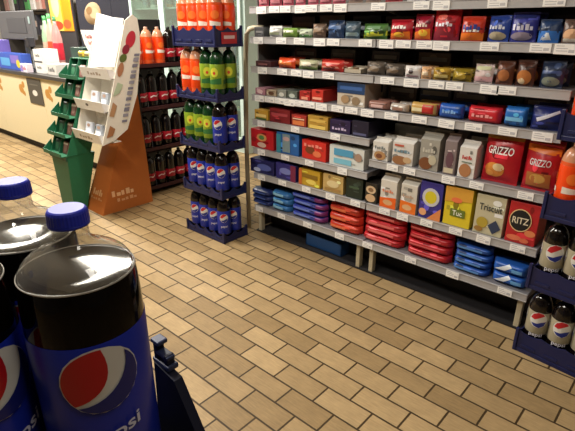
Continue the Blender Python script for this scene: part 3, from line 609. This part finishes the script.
# ------------------------------------------------------------------ cardboard displays
BRN = mat('#b5672e', .65, 0, .3, .1); CARD = mat('#e6dfd0', .6); CARDW = mat('#f4f2ee', .6)
d = thing('cardboard_display', 'brown wedge shaped cardboard display carrying white open trays', 'display', (-3.80, 1.735, 0))
MB().prism([(0, 0), (.49, 0), (.48, 1.03), (.47, 1.03), (.06, .12)], 'x', -.16, .14, BRN) if False else None
w = MB().add([(-.165, 0, 0), (.135, 0, 0), (.135, .49, 0), (-.165, .49, 0), (-.12, .46, 1.08), (.075, .46, 1.08), (.075, .49, 1.08), (-.12, .49, 1.08)],
             [(3, 2, 1, 0), (0, 1, 5, 4), (1, 2, 6, 5), (2, 3, 7, 6), (3, 0, 4, 7), (4, 5, 6, 7)], BRN)
def side(u, v, l):      # right sloping face of the plinth: u along y, v up
    zz = v; f = zz/1.08; x = .135-.06*f; return (x+l+.001, u, zz)
def frontf(u, v, l):
    f = v/1.08; return (u, .46*f-l-.001, v)
w.art([('s', .22, .16, .22, .05, '#e8b88a'), ('s', .25, .10, .2, .03, '#d8a070')], side).art([('s', -.02, .16, .16, .05, '#d8a878'), ('s', -.02, .11, .2, .02, '#c89060')], frontf)
w.build('plinth', d)
# white tray tower leaning in front of the slope: side panels, three trays, header
LEAN = .35; TZ = .645; TA, TB = -.06, .38; TY = -.035
def tw(y, z): return (TY+y+LEAN*(z-TZ), z)     # shear a profile so it follows the slope
pan = [tw(0, TZ), tw(.10, .675), tw(.19, .742), tw(.22, 1.0), tw(.18, 1.30), tw(.14, 1.45), tw(.10, 1.545), tw(.05, 1.575), tw(.0, 1.53)]
rp_ = MB().prism(pan, 'x', TB-.008, TB, CARD)
def sp(u, v, l): y, z = tw(u, v); return (TB+l, y, z)
rp_.art([('e', .075, 1.40, .04, .06, '#c03040'), ('e', .05, 1.33, .03, .035, '#8a2438'), ('e', .04, 1.27, .03, .03, '#5a6a34'), ('e', .035, 1.19, .025, .05, '#b07a58'), ('p', [(.01, 1.0), (.06, 1.02), (.08, 1.08), (.03, 1.10)], '#b4c4a4'), ('p', [(.01, .86), (.05, .85), (.06, .93), (.02, .96)], '#b48a64'), ('p', [(.02, .70), (.07, .71), (.08, .76), (.03, .79)], '#a8744c')]
        + [('r', .125, .17, .80+.04*i, .80+.04*i+.018+.006*(i % 3), ['#7c7a88', '#94929c'][i % 2]) for i in range(13)], sp)
rp_.build('side_panel', d)
MB().prism(pan, 'x', TA, TA+.008, CARD).build('side_panel', d)
bk = [tw(.17, .735), tw(.18, .735), tw(.10, 1.5), tw(.09, 1.5)]
MB().prism(bk, 'x', TA+.008, TB-.008, CARD).build('back_panel', d)
MB().box(TA+.1, .06, .12, .30, .80, .86, CARD).build('support_bracket', d)
for i, z in enumerate((.652, .885, 1.12)):
    tr = MB(); y0 = tw(-.03 if i else -.004, z)[0]; yb_ = tw(.16, z)[0]
    tr.box(TA+.009, TB-.009, y0, yb_, z, z+.006, CARDW)
    tr.add([(TA+.004, y0, z), (TB-.004, y0, z), (TB, y0-.018, z+.078), (TA-.006, y0-.018, z+.078), (TA+.004, y0+.006, z), (TB-.004, y0+.006, z), (TB, y0-.012, z+.078), (TA-.006, y0-.012, z+.078)],
           [(0, 1, 2, 3), (5, 4, 7, 6), (3, 2, 6, 7), (1, 5, 6, 2), (4, 0, 3, 7)], CARDW)
    for sx in (TA+.009, TB-.015): tr.prism([(y0, z), (y0+.10, z), (y0+.10, z+.04), (y0-.016, z+.078)], 'x', sx, sx+.006, CARDW)
    tr.art([('e', .45, .55, .05, .14, '#5a5050')] if i == 1 else [('s', .5, .45, .5, .3, '#b8a898')], lambda u, v, l: (TA+(TB-TA)*u, y0-.018*v-l, z+.078*v))
    tr.build('tray', d)
h = MB(); a0, b0 = -.035+.195, 1.19; a1, b1 = -.035+.30, 1.575
X1_, X2_ = TA+.035, TB-.03
hp = [(X1_, a0, b0), (X2_, a0, b0+.02), (X2_+.01, a1+.01, b1-.03), ((X1_+X2_)/2+.06, a1, b1-.022), ((X1_+X2_)/2-.05, a1, b1-.005), (X1_+.02, a1, b1+.012)]
h.add(hp + [(x, y+.006, z) for x, y, z in hp], [(0, 1, 2, 3, 4, 5), (11, 10, 9, 8, 7, 6)] + [(i, (i+1) % 6, 6+(i+1) % 6, 6+i)[::-1] for i in range(6)], mat('#fbfaf8', .7))
h.build('header_card', d)
MB().lathe([(0, 0), (.08, 0), (.083, .004), (.08, .008), (0, .008)], mat('#a88a64', .7), 28).art([('e', .02, .0, .045, .04, '#c4ac88'), ('e', -.03, .02, .03, .03, '#94724c')], lambda u, v, l: (u, v, .008+l)).build('round_topper', d, (-.10, .285, 1.585), (R(80), 0, R(20)))
# goods in the trays
for i, z in enumerate((.6585, .8915)):
    for j in range(2):
        o = MB().box(-.05, .05, 0, .03, 0, .13, mat(['#c8ccd4', '#9aa0a8'][j], .3), .006).art([('r', .1, .9, .3, .6, '#d8dce4'), ('e', .5, .8, .25, .1, '#a88a78')], lambda u, v, l: (-.05+.1*u, -l, .13*v)).build('snack_pouch')
        o.location = (-3.80+.08+j*.16, 1.735+tw(.03, z)[0], z); o.rotation_euler = (R(-14), 0, 0)
        tag(o, f'{["silver", "grey"][j]} pouch in the {["lowest", "middle"][i]} white tray of the brown cardboard display', 'pouch', 'pouches in the white trays')

# green display
GR = mat('#1a6342', .55); GRD = mat('#114530', .6)
gd = thing('cardboard_display', 'green tapered cardboard display with steps of open cells, left of the brown one', 'display', (-4.03, 1.61, 0))
GL = .40
MB().add([(-.10, .0, 0), (.12, .0, 0), (.12, .11, 0), (-.10, .11, 0), (-.15, .0, .50), (.155, .0, .50), (.155, .24, .50), (-.15, .24, .50)],
         [(3, 2, 1, 0), (0, 1, 5, 4), (1, 2, 6, 5), (2, 3, 7, 6), (3, 0, 4, 7), (4, 5, 6, 7)], GR).build('plinth', gd)
MB().box(-.155, .16, -.012, .0, .46, .50, GRD, .002).build('fold_band', gd)
def gt(y, z): return (y+GL*(z-.50), z)
for x in (-.15, -.0, .15):
    MB().prism([gt(.0, .50), gt(.2, .50), gt(.2, 1.24), gt(.0, 1.24)], 'x', x, x+.008, GR).build('divider' if x == 0 else 'side_panel', gd)
MB().prism([gt(.19, .5), gt(.2, .5), gt(.2, 1.24), gt(.19, 1.24)], 'x', -.142, .15, GR).build('back_panel', gd)
for k in range(5):
    z = .50+.148*k
    y, _ = gt(0, z)
    MB().box(-.165, .16, y-.05, y+.19, z, z+.006, GR).box(-.165, .16, y-.052, y-.046, z, z+.03, GR).prism([(y-.05, z), (y+.03, z), (y+.03, z+.10), (y-.05, z+.03)], 'x', -.171, -.165, GR).build('step_tray', gd)
    for j in range(2):
        c = ['#2a5a40', '#7a5048'][j]
        o = MB().box(-.05, .05, 0, .05, 0, .105, mat(c, .4), .01).art([('e', .5, .5, .3, .3, ['#3c7a58', '#a07a70'][j]), ('r', .1, .9, .75, .9, '#d0c8b8' if j else '#1c3c2c')], lambda u, v, l: (-.05+.1*u, -l, .105*v)).build('snack_pouch')
        o.location = (-4.03-.072+j*.15, 1.61+y+.02, z+.007); o.rotation_euler = (R(-16), 0, 0)
        tag(o, f'{["dark green", "brown"][j]} pouch in the green display, {["lowest step", "second step up", "middle step", "second step from the top", "top step"][k]}', 'pouch', 'pouches in the green display')
for j, (xx, c, ds) in enumerate([(-.11, '#d8b848', 'yellow'), (.0, '#e0d8a0', 'cream'), (.11, '#c8a83c', 'gold')]):
    o = MB().box(-.045, .045, 0, .06, 0, .05, mat(c, .4), .014).art([('r', .1, .9, .3, .6, '#8a6a3c')], lambda u, v, l: (-.045+.09*u, -l, .05*v)).build('sweet_bag'); y, _ = gt(.1, 1.25)
    MB().box(-.15, .155, gt(.0, 1.24)[0], gt(.2, 1.24)[0], 1.24, 1.246, GR).build('top_board', gd) if j == 0 else None
    o.location = (-4.03+xx, 1.61+gt(.07, 1.246)[0], 1.2465); tag(o, f'small {ds} sweet bag on top of the green display', 'sweet bag', 'sweet bags on the green display')
lf = MB().add([(-.14, 0, .20), (.12, 0, .20), (.12, 0, .1), (.05, 0, 0), (-.02, 0, 0), (-.10, 0, .09), (-.14, .003, .20), (.12, .003, .20), (.12, .003, .1), (.05, .003, 0), (-.02, .003, 0), (-.10, .003, .09)],
     [(0, 5, 4, 3, 2, 1), (6, 7, 8, 9, 10, 11)] + [(i, (i+1) % 6, 6+(i+1) % 6, 6+i) for i in range(6)], mat('#f4f0ec', .6))
lf.art([('s', .0, .15, .12, .03, '#b86a6a'), ('s', .02, .10, .08, .03, '#c07a74'), ('s', .03, .06, .05, .015, '#c89a94')], lambda u, v, l: (u, -l-.001, v))
lf.build('header_card', gd, (-.11, .47, 1.26))

# ------------------------------------------------------------------ counter and what stands on it
CF = mat('#dacda8', .5, 0, .4); CT = mat('#3c3a38', .35)
ct = thing('shop_counter', 'long cream fronted shop counter with dark worktop at far left', 'counter', (-8.2, 2.35, 0))
ca, cb = -3.6, 3.65
mb = MB(); sw = MB()
for i in range(5):
    x = ca+(cb-ca)*i/5; mb.box(x+.003, x+(cb-ca)/5-.003, 0, .02, .10, .925, CF, .003)
for i in range(9): 
    x = ca+.5+i*.78
    for q in range(5): sw.lathe([(0, 0), (.03+.012*(q % 3), 0), (.03, .001), (0, .0015)], mat('#b8843c', .5), 14, (x+.05*math.cos(q*1.5), .78+.045*q*.6-.08))
sw.v = [(a, -c-.0008, b) for a, b, c in sw.v]
mb.add(sw.v, sw.f, mat('#b8843c', .5))
fr = mb.build('front_panel', ct)
MB().box(ca, cb, .02, .60, .10, .925, mat('#5a5248', .7)).build('carcass', ct)
MB().box(ca, cb, .06, .58, 0, .10, DARK).build('toe_kick', ct)
MB().box(ca-.02, cb+.02, -.03, .62, .925, .965, CT, .004).build('worktop', ct)
# small dark sign on the front
s = MB().box(-.2, .2, -.008, -.001, .60, .90, mat('#4c4840', .5), .003)
s.art([('e', .5, .45, .18, .12, '#d8d4cc'), ('r', .2, .8, .75, .8, '#6a665c')], lambda u, v, l: (-.2+.4*u, -.008-l, .60+.3*v))
so = s.build('front_sign', ct, (1.98, 0, 0)); so['label'] = 'dark sign with a white emblem'
WT = .965
def cbox(name, x, y, w, dd, h, c, art, label, cat):
    o = MB().box(-w/2, w/2, 0, dd, 0, h, mat(c, .45), .003).art(art, lambda u, v, l: ((u-.5)*w, -l, v*h)).build(name, None, (x, y, WT)); return tag(o, label, cat)
mo = thing('till_screen', 'dark grey till screen turned its back on the counter', 'screen', (-6.95, 2.56, WT))
MB().box(-.16, .16, -.02, .16, 0, .02, mat('#2c2c2e', .5), .004).build('base', mo)
MB().box(-.03, .03, .05, .09, .02, .42, mat('#2c2c2e', .5), .006).build('neck', mo)
MB().box(-.62, .50, -.01, .03, .36, .70, mat('#58585c', .5), .012).box(-.3, .3, -.016, -.01, .44, .62, mat('#4a4a4e', .6), .002).build('housing', mo)
MB().box(.40, .45, -.018, -.012, .55, .63, mat('#9ab0b0', .4), .002).build('badge', mo)
cbox('sweet_box', -7.0, 2.40, .78, .12, .20, '#3a5ab8', [('r', .1, .5, .2, .7, '#58a0d8'), ('r', .55, .9, .4, .9, '#7a6ac0'), ('e', .85, .4, .08, .25, '#d8c040')], 'blue display box in front of the till screen', 'box')
cbox('sweet_box', -8.0, 2.50, .5, .2, .34, '#6a5cb0', [('r', .1, .9, .6, .9, '#e8e0ec')], 'violet display box left of the blue one on the counter', 'box')
cbox('sweet_box', -6.42, 2.34, .2, .07, .10, '#e4dce8', [('r', .05, .4, .1, .8, '#8a7ac8'), ('s', .6, .5, .5, .4, '#c87a90')], 'low white and violet box at the counter edge', 'box')
cbox('sweet_box', -6.15, 2.42, .22, .2, .27, '#e8e4de', [('r', .0, 1, .45, .52, '#4a4a4a'), ('s', .5, .75, .6, .12, '#7a7a78'), ('s', .5, .25, .6, .12, '#8a8a86')], 'white carton on the counter right of the dark post', 'box')
cbox('sweet_box', -5.82, 2.42, .24, .2, .12, '#d8d4cc', [('s', .5, .5, .7, .4, '#6a6a6a')], 'low pale carton on the counter beside the white one', 'box')
po = thing('card_reader_stand', 'dark post with card reader on the counter', 'card reader', (-6.36, 2.46, WT))
MB().lathe([(0, 0), (.06, 0), (.06, .012), (.02, .02), (.02, .30), (0, .30)], mat('#222226', .4), 16).build('post', po)
MB().box(-.05, .05, -.05, .03, .29, .40, mat('#2a2a30', .4), .01).build('reader', po)
# bottles with green and red on the counter
def small_bottle(x, y, h, c, lc, cc, label):
    o = MB().lathe([(0, 0), (.05, 0), (.056, .01), (.056, h*.62), (.04, h*.76), (.02, h*.86), (.018, h*.93), (0, h*.93)], mat(c, .15), 16).build('drink_bottle', None, (x, y, WT))
    MB().lathe([(.0565, h*.22), (.058, h*.23), (.058, h*.52), (.0565, h*.53)], mat(lc, .4), 16).build('bottle_label', o)
    MB().lathe([(.021, h*.92), (.021, h*1.0), (0, h)], mat(cc, .4), 12).build('bottle_cap', o)
    tag(o, label, 'bottle', 'bottles on the counter')
for i, (x, hh, c, lc, cc, ds) in enumerate([(-6.42, .64, '#a8c8a4', '#c8ac98', '#3c8a4c', 'pale green bottle with a beige label'), (-6.28, .66, '#b8a89a', '#e04a2c', '#58a860', 'clear bottle with an orange red label'),
                                    (-6.14, .63, '#c8908c', '#c82438', '#2c7a3c', 'pink bottle with a crimson label')]):
    small_bottle(x, 2.68, hh, c, lc, cc, ds+' standing on the counter behind the white carton')
cbox('sweet_box', -5.55, 2.62, .3, .25, .30, '#23423a', [('r', .1, .9, .2, .5, '#2c5a4c')], 'dark green carton at the near end of the counter', 'box')

# ------------------------------------------------------------------ back of the shop
gy_ = 4.1
ga = thing('shutter_cabinet', 'tall dark shuttered cabinet on the back wall behind the counter', 'cabinet', (-7.6, gy_, 0))
MB().box(-.85, .85, .02, .45, 0, 2.3, mat('#24252e', .5), .004).build('carcass', ga)
sh = MB()
for i in range(3): sh.box(-.84+i*.56, -.29+i*.56, -.005, .018, .9, 2.28, mat('#2c2d38', .35), .006)
sh.build('shutter', ga)
MB().box(-.85, .85, -.02, .02, .84, .88, mat('#3c3c46', .4), .004).build('handle_rail', ga)
fg = thing('drinks_cooler', 'tall drinks cooler with glass doors on the back wall', 'cooler', (-5.45, 4.0, 0))
MINT = mat('#c8dcd4', .4); GL1 = glassy('cooler_glass', '#e4f0ea', .12)
MB().box(-1.2, 1.2, .5, .55, 0, 2.2, mat('#dfe8e4', .5)).box(-1.2, -1.16, 0, .5, 0, 2.2, MINT, .003).box(1.16, 1.2, 0, .5, 0, 2.2, MINT, .003).box(-1.16, 1.16, 0, .5, 0, .12, MINT).box(-1.16, 1.16, 0, .5, 2.1, 2.2, MINT).build('carcass', fg)
for i in range(4):
    z = .5+i*.4; MB().box(-1.155, 1.155, .06, .5, z, z+.02, mat('#b8c8c4', .4)).build('shelf_board', fg)
for i in range(3):
    x = -1.16+i*.7733
    dr = MB().box(x+.005, x+.055, -.03, 0, .12, 2.1, MINT, .004).box(x+.715, x+.768, -.03, 0, .12, 2.1, MINT, .004).box(x+.055, x+.715, -.03, 0, .12, .2, MINT, .004).box(x+.055, x+.715, -.03, 0, 2.02, 2.1, MINT, .004).build('cooler_door', fg)
    MB().box(x+.055, x+.715, -.02, -.012, .2, 2.02, GL1).build('pane', dr)
    MB().tube([(x+.69, -.03, .95), (x+.69, -.06, 1.0), (x+.69, -.06, 1.35), (x+.69, -.03, 1.4)], .01, mat('#6a7a7a', .3)).build('handle', dr)
cc = ['#a8b8b4', '#7c9490', '#c8ccb8', '#b89a70', '#8aa0a8', '#d0d8d0']
for k in range(4):
    for i in range(12):
        x = -6.5+i*.19+.1
        o = MB().lathe([(0, 0), (.04, 0), (.045, .01), (.045, .15), (.02, .21), (.018, .235), (0, .24)], mat(cc[(i*5+k*2) % 6], .3), 10).lathe([(.046, .04), (.046, .13)], mat(cc[(i*3+k+1) % 6], .4), 10).build('drink_bottle', None, (x, 4.12, .52+k*.4))
        tag(o, 'small pale drink bottle behind the glass of the cooler', 'bottle', 'bottles in the cooler')
pb = thing('poster_board', 'free standing dark board with an orange and yellow poster left of the dark cabinet', 'poster', (-9.15, gy_+.03, 0))
MB().box(-.45, .45, .012, .05, 0, 2.2, mat('#3a3638', .6), .004).build('board', pb)
ps = MB().box(-.42, .42, 0, .012, 1.40, 2.16, mat('#f0a020', .5), .002)
ps.art([('r', .0, .55, 0, 1, '#f6c860'), ('e', .3, .6, .18, .3, '#fae4a8'), ('r', .62, .95, .0, 1, '#ee8c1a'), ('e', .3, .12, .25, .1, '#d8482c'), ('e', .75, .15, .18, .1, '#d85a30')], lambda u, v, l: (-.42+.84*u, -l, 1.40+.76*v))
ps.build('poster', pb)
sb = thing('back_shelf_unit', 'pale back wall shelf unit behind the till screen', 'shelf', (-10.75, gy_, 0))
MB().box(-1.1, 1.1, .40, .45, 0, 2.4, mat('#cfc4b4', .6)).build('back_panel', sb)
for z in (.3, .8, 1.3, 1.75, 2.2): MB().box(-1.1, 1.1, .0, .4, z, z+.025, mat('#4a443e', .5), .003).build('shelf_board', sb)
for x in (-1.14, 1.10): MB().box(x, x+.04, .0, .4, 0, 2.4, mat('#4a443e', .5), .003).build('side_panel', sb)
pk = ['#e8e4e0', '#d8a8a0', '#2c2a2e', '#c8b0a4', '#f0eeea', '#58a860', '#b87a6c', '#34323a']
for k, z in enumerate((1.325, 1.775)):
    for i in range(8):
        x = -11.7+i*.265; hh = [.3, .36, .24, .32][(i+k) % 4]
        o = MB().box(-.09, .09, 0, .2, 0, hh, mat(pk[(i*3+k) % 8], .5), .004).art([('r', .15, .85, .4, .7, pk[(i*5+k+2) % 8])], lambda u, v, l: (-.09+.18*u, -l, hh*v)).build('carton_box', None, (x, gy_+.06, z))
        tag(o, 'pack on the back wall shelf behind the till screen', 'box', 'packs on the back wall shelf')

# ------------------------------------------------------------------ foreground: big cola bottles in their crate
BZ = 1.367-.331
CLEAR = glassy('clear_bottle_plastic', '#f4f3ef', .13)
LIQ = mat('#0a0605', .06, 0, .2)
LABEL = mat('#1a2b9a', .3, 0, .5, .05, 20); CAP = mat('#2430ac', .4, 0, .4)
def big_bottle(x, y, rz, label):
    root = thing('cola_bottle', label, 'bottle', (x, y, BZ), rz, 'large cola bottles in the near crate')
    H = .331
    lv = H-.0535
    lq = [(0, .006), (.026, 0), (.041, .004), (.0468, .02), (.0482, .045), (.0482, H-.112), (.0480, H-.092), (.0474, H-.074), (.0466, H-.062), (.0455, lv)]
    MB().lathe(lq, LIQ, 64).lathe([(.0455, lv), (.0446, lv+.0012), (.0436, lv+.0002), (.0425, lv), (.02, lv), (0, lv)], LIQ, 64).build('drink', root)
    pf = [(.0456, lv+.0002), (.0437, H-.0485), (.0405, H-.0435), (.0355, H-.0390), (.029, H-.0352), (.022, H-.0322), (.0165, H-.0295), (.0143, H-.026), (.0137, H-.021), (.0137, H-.012), (0, H-.011)]
    MB().lathe(pf, CLEAR, 64).build('bottle_shell', root)
    MB().lathe([(.0454, lv-.0008), (.0461, lv), (.0458, lv+.001), (.0452, lv+.001)], mat('#a8a49c', .2), 64).build('meniscus_highlight', root)  # pale ring: highlight line along the drink's edge, put in as colour
    r = .0488
    lb = MB().lathe([(.0483, .06), (r, .062), (r, H-.100), (.0483, H-.099)], LABEL, 56)
    rr = r+.0002
    def S(u, v, l): a = u/rr; return ((rr+l)*math.sin(a), -(rr+l)*math.cos(a), v)
    gz = H-.1325; g = .0315; t = R(16)
    def rot(p): return (p[0]*math.cos(t)-p[1]*math.sin(t), gz+p[0]*math.sin(t)+p[1]*math.cos(t))
    def arc(a0, a1, n, q): return [(q*math.cos(R(a0+(a1-a0)*i/n)), q*math.sin(R(a0+(a1-a0)*i/n))) for i in range(n+1)]
    def bez(p0, p1, p2, p3, n=10): return [tuple((1-s)**3*p0[k]+3*(1-s)**2*s*p1[k]+3*(1-s)*s*s*p2[k]+s**3*p3[k] for k in (0, 1)) for s in [i/n for i in range(n+1)]]
    q = g*.955
    A, B = (q*math.cos(R(68)), q*math.sin(R(68))), (q*math.cos(R(207)), q*math.sin(R(207)))
    up = arc(68, 207, 22, q)[:-1] + bez(B, (-.006, -.014), (.0125, -.004), A)[:-1]
    C, D_ = (q*math.cos(R(30)), q*math.sin(R(30))), (q*math.cos(R(212)), q*math.sin(R(212)))
    lo = arc(212, 390, 22, q)[:-1] + bez(C, (.024, -.006), (.0, -.0225), D_)[:-1]
    def fan(poly):    # strips through the polygon's centre keep it curved with the label
        return [rot(p) for p in poly]
    lb.art([('e', 0, gz, g*1.0, g*1.0, '#d6d4cc')], S, .3)
    lb.art([('p', fan(up), '#b5141c'), ('p', fan(lo), '#161f6e')], lambda u, v, l: S(u, v, l+.0005), .3)
    lb.art([('t', 'pepsi', .004, 0, .0138, '#d4d6ea', .044)], lambda u, v, l: S(u+.000, v+gz-.0625+.24*u, l+.0006), .3)
    lo_ = lb.build('bottle_label', root)
    cp = MB(); n = 72; vs = []
    zz = [H-.0110, H-.0102, H-.0030, H-.0010, H]; rd = [.0158, .0156, .0152, .0145, .0132]
    for z_, r_ in zip(zz, rd):
        for i in range(n): vs.append(((r_+(.0003 if (i % 2 and z_ < H-.002) else 0))*math.cos(2*math.pi*i/n), (r_+(.0003 if (i % 2 and z_ < H-.002) else 0))*math.sin(2*math.pi*i/n), z_))
    fs = [(k*n+i, k*n+(i+1) % n, (k+1)*n+(i+1) % n, (k+1)*n+i) for k in range(4) for i in range(n)] + [tuple(range(4*n, 5*n)), tuple(range(n))[::-1]]
    cp.add(vs, fs, CAP).lathe([(.0140, H-.0142), (.0157, H-.0139), (.0158, H-.0117), (.0150, H-.0113)], CAP, 40)
    cp.build('bottle_cap', root)
    return root
BB = [(-.3627, .1433, R(71), 'big cola bottle with blue cap and globe label, nearest the aisle in the near crate'), (-.4700, .141, R(64), 'big cola bottle with blue cap, behind the others at the left edge'),
      (-.418, .058, R(106), 'big cola bottle at the lower left corner, its cap out of view')]
for b in BB: big_bottle(*b)
# crate: flared dark blue walls and a slotted corner post at the aisle side
CRM = mat('#15182a', .5, 0, .3); CRL = mat('#2c3452', .4)
nc = thing('bottle_crate', 'dark blue plastic crate holding the big cola bottles in the foreground', 'crate', (-.42, .09, BZ-.006))
MB().box(-.17, .12, -.13, .115, -.006, .004, CRM, .002).build('crate_floor', nc)
yb = .115
# wall on the far (y+) side and its flared aisle end
wl = MB().prism([(-.17, 0), (.185, 0), (.16, .02), (.084, .142), (.05, .148), (.045, .07), (-.10, .07), (-.17, .1)], 'y', yb, yb+.010, CRM)
wl.build('crate_wall', nc)
MB().prism([(-.13, 0), (yb, 0), (yb, .05), (-.13, .05)], 'x', .118, .126, CRM).build('crate_wall', nc)
MB().prism([(-.13, 0), (yb, 0), (yb, .05), (-.13, .05)], 'x', -.176, -.168, CRM).build('crate_wall', nc)
MB().box(-.17, .12, -.138, -.130, 0, .05, CRM, .002).build('crate_wall', nc)
pt = MB().box(.046, .074, yb+.001, yb+.014, .146, .152, CRL, .0015)
pt.box(.048, .054, yb+.002, yb+.012, .15, .174, CRM, .0015).box(.066, .071, yb+.002, yb+.012, .15, .163, CRM, .0015).box(.046, .060, yb+.001, yb+.013, .170, .175, CRL, .0015).box(.05, .072, yb+.002, yb+.012, .158, .162, CRL, .001)
pt.build('corner_post', nc)

# the crates and bottles under the near one carry it
for k in range(3):
    q = dup(nc); q.location.z = k*.342; tag(q, 'dark blue plastic crate in the stack under the near crate', 'crate', 'crates under the near crate')
    for b in [x for x in list(COL.objects) if x.name.startswith('cola_bottle') and abs(x.location.z-BZ) < .01]:
        v = dup(b); v.location.z = k*.342+.006; tag(v, 'big cola bottle in the crates under the near crate', 'bottle', 'large cola bottles under the near crate')

# ------------------------------------------------------------------ lights, world, camera
LIGHTS = [(-3.2, 1.5, .8, .22, 60, 1), (-4.7, 1.35, .8, .22, 60, 1), (-6.5, 1.3, 1.2, .3, 85, 1), (-8.6, 1.0, 1.5, .35, 120, 1), (-5.6, 3.1, 1.5, .35, 95, 1), (-8.5, 3.2, 1.5, .35, 115, 1), (-1.7, .2, 1.4, .3, 62, 1), (.6, .4, 1.2, .3, 10, 1)]
for i, (x, y, sx, sy, pw, fx) in enumerate(LIGHTS):
    li = bpy.data.lights.new('ceiling_light', 'AREA'); li.shape = 'RECTANGLE'; li.size = sx; li.size_y = sy; li.energy = pw; li.color = (1, .95, .86)
    lo = bpy.data.objects.new('ceiling_lamp', li); COL.objects.link(lo); lo.location = (x, y, ZC-.075)
    cl = thing('ceiling_light', 'long fluorescent ceiling light with white housing', 'ceiling light', (x, y, ZC), 0, 'ceiling lights')
    MB().box(-sx/2-.03, sx/2+.03, -sy/2-.03, sy/2+.03, -.06, 0, mat('#ecebe6', .5), .004).build('housing', cl)
    MB().box(-sx/2, sx/2, -sy/2, sy/2, -.068, -.06, mat('#f6f5f0', .4)).build('diffuser', cl)
wd = bpy.data.worlds.new('shop_air'); scene.world = wd; wd.use_nodes = True
wd.node_tree.nodes['Background'].inputs['Color'].default_value = (.9, .95, 1, 1); wd.node_tree.nodes['Background'].inputs['Strength'].default_value = .25
cam = bpy.data.cameras.new('camera'); co = bpy.data.objects.new('camera', cam); COL.objects.link(co); scene.camera = co
cam.sensor_fit = 'HORIZONTAL'; cam.sensor_width = 36; cam.lens = 476.6/575*36; cam.clip_start = .02
pitch, yaw = math.atan(190.5/476.6), math.atan(462.5/math.hypot(476.6, 190.5))
co.location = (0, 0, 1.5); co.rotation_euler = (math.pi/2-pitch, 0, yaw)
vs_ = scene.view_settings
vs_.view_transform = 'Standard'; vs_.look = 'None'; vs_.gamma = 1; vs_.use_curve_mapping = False; vs_.exposure = 0
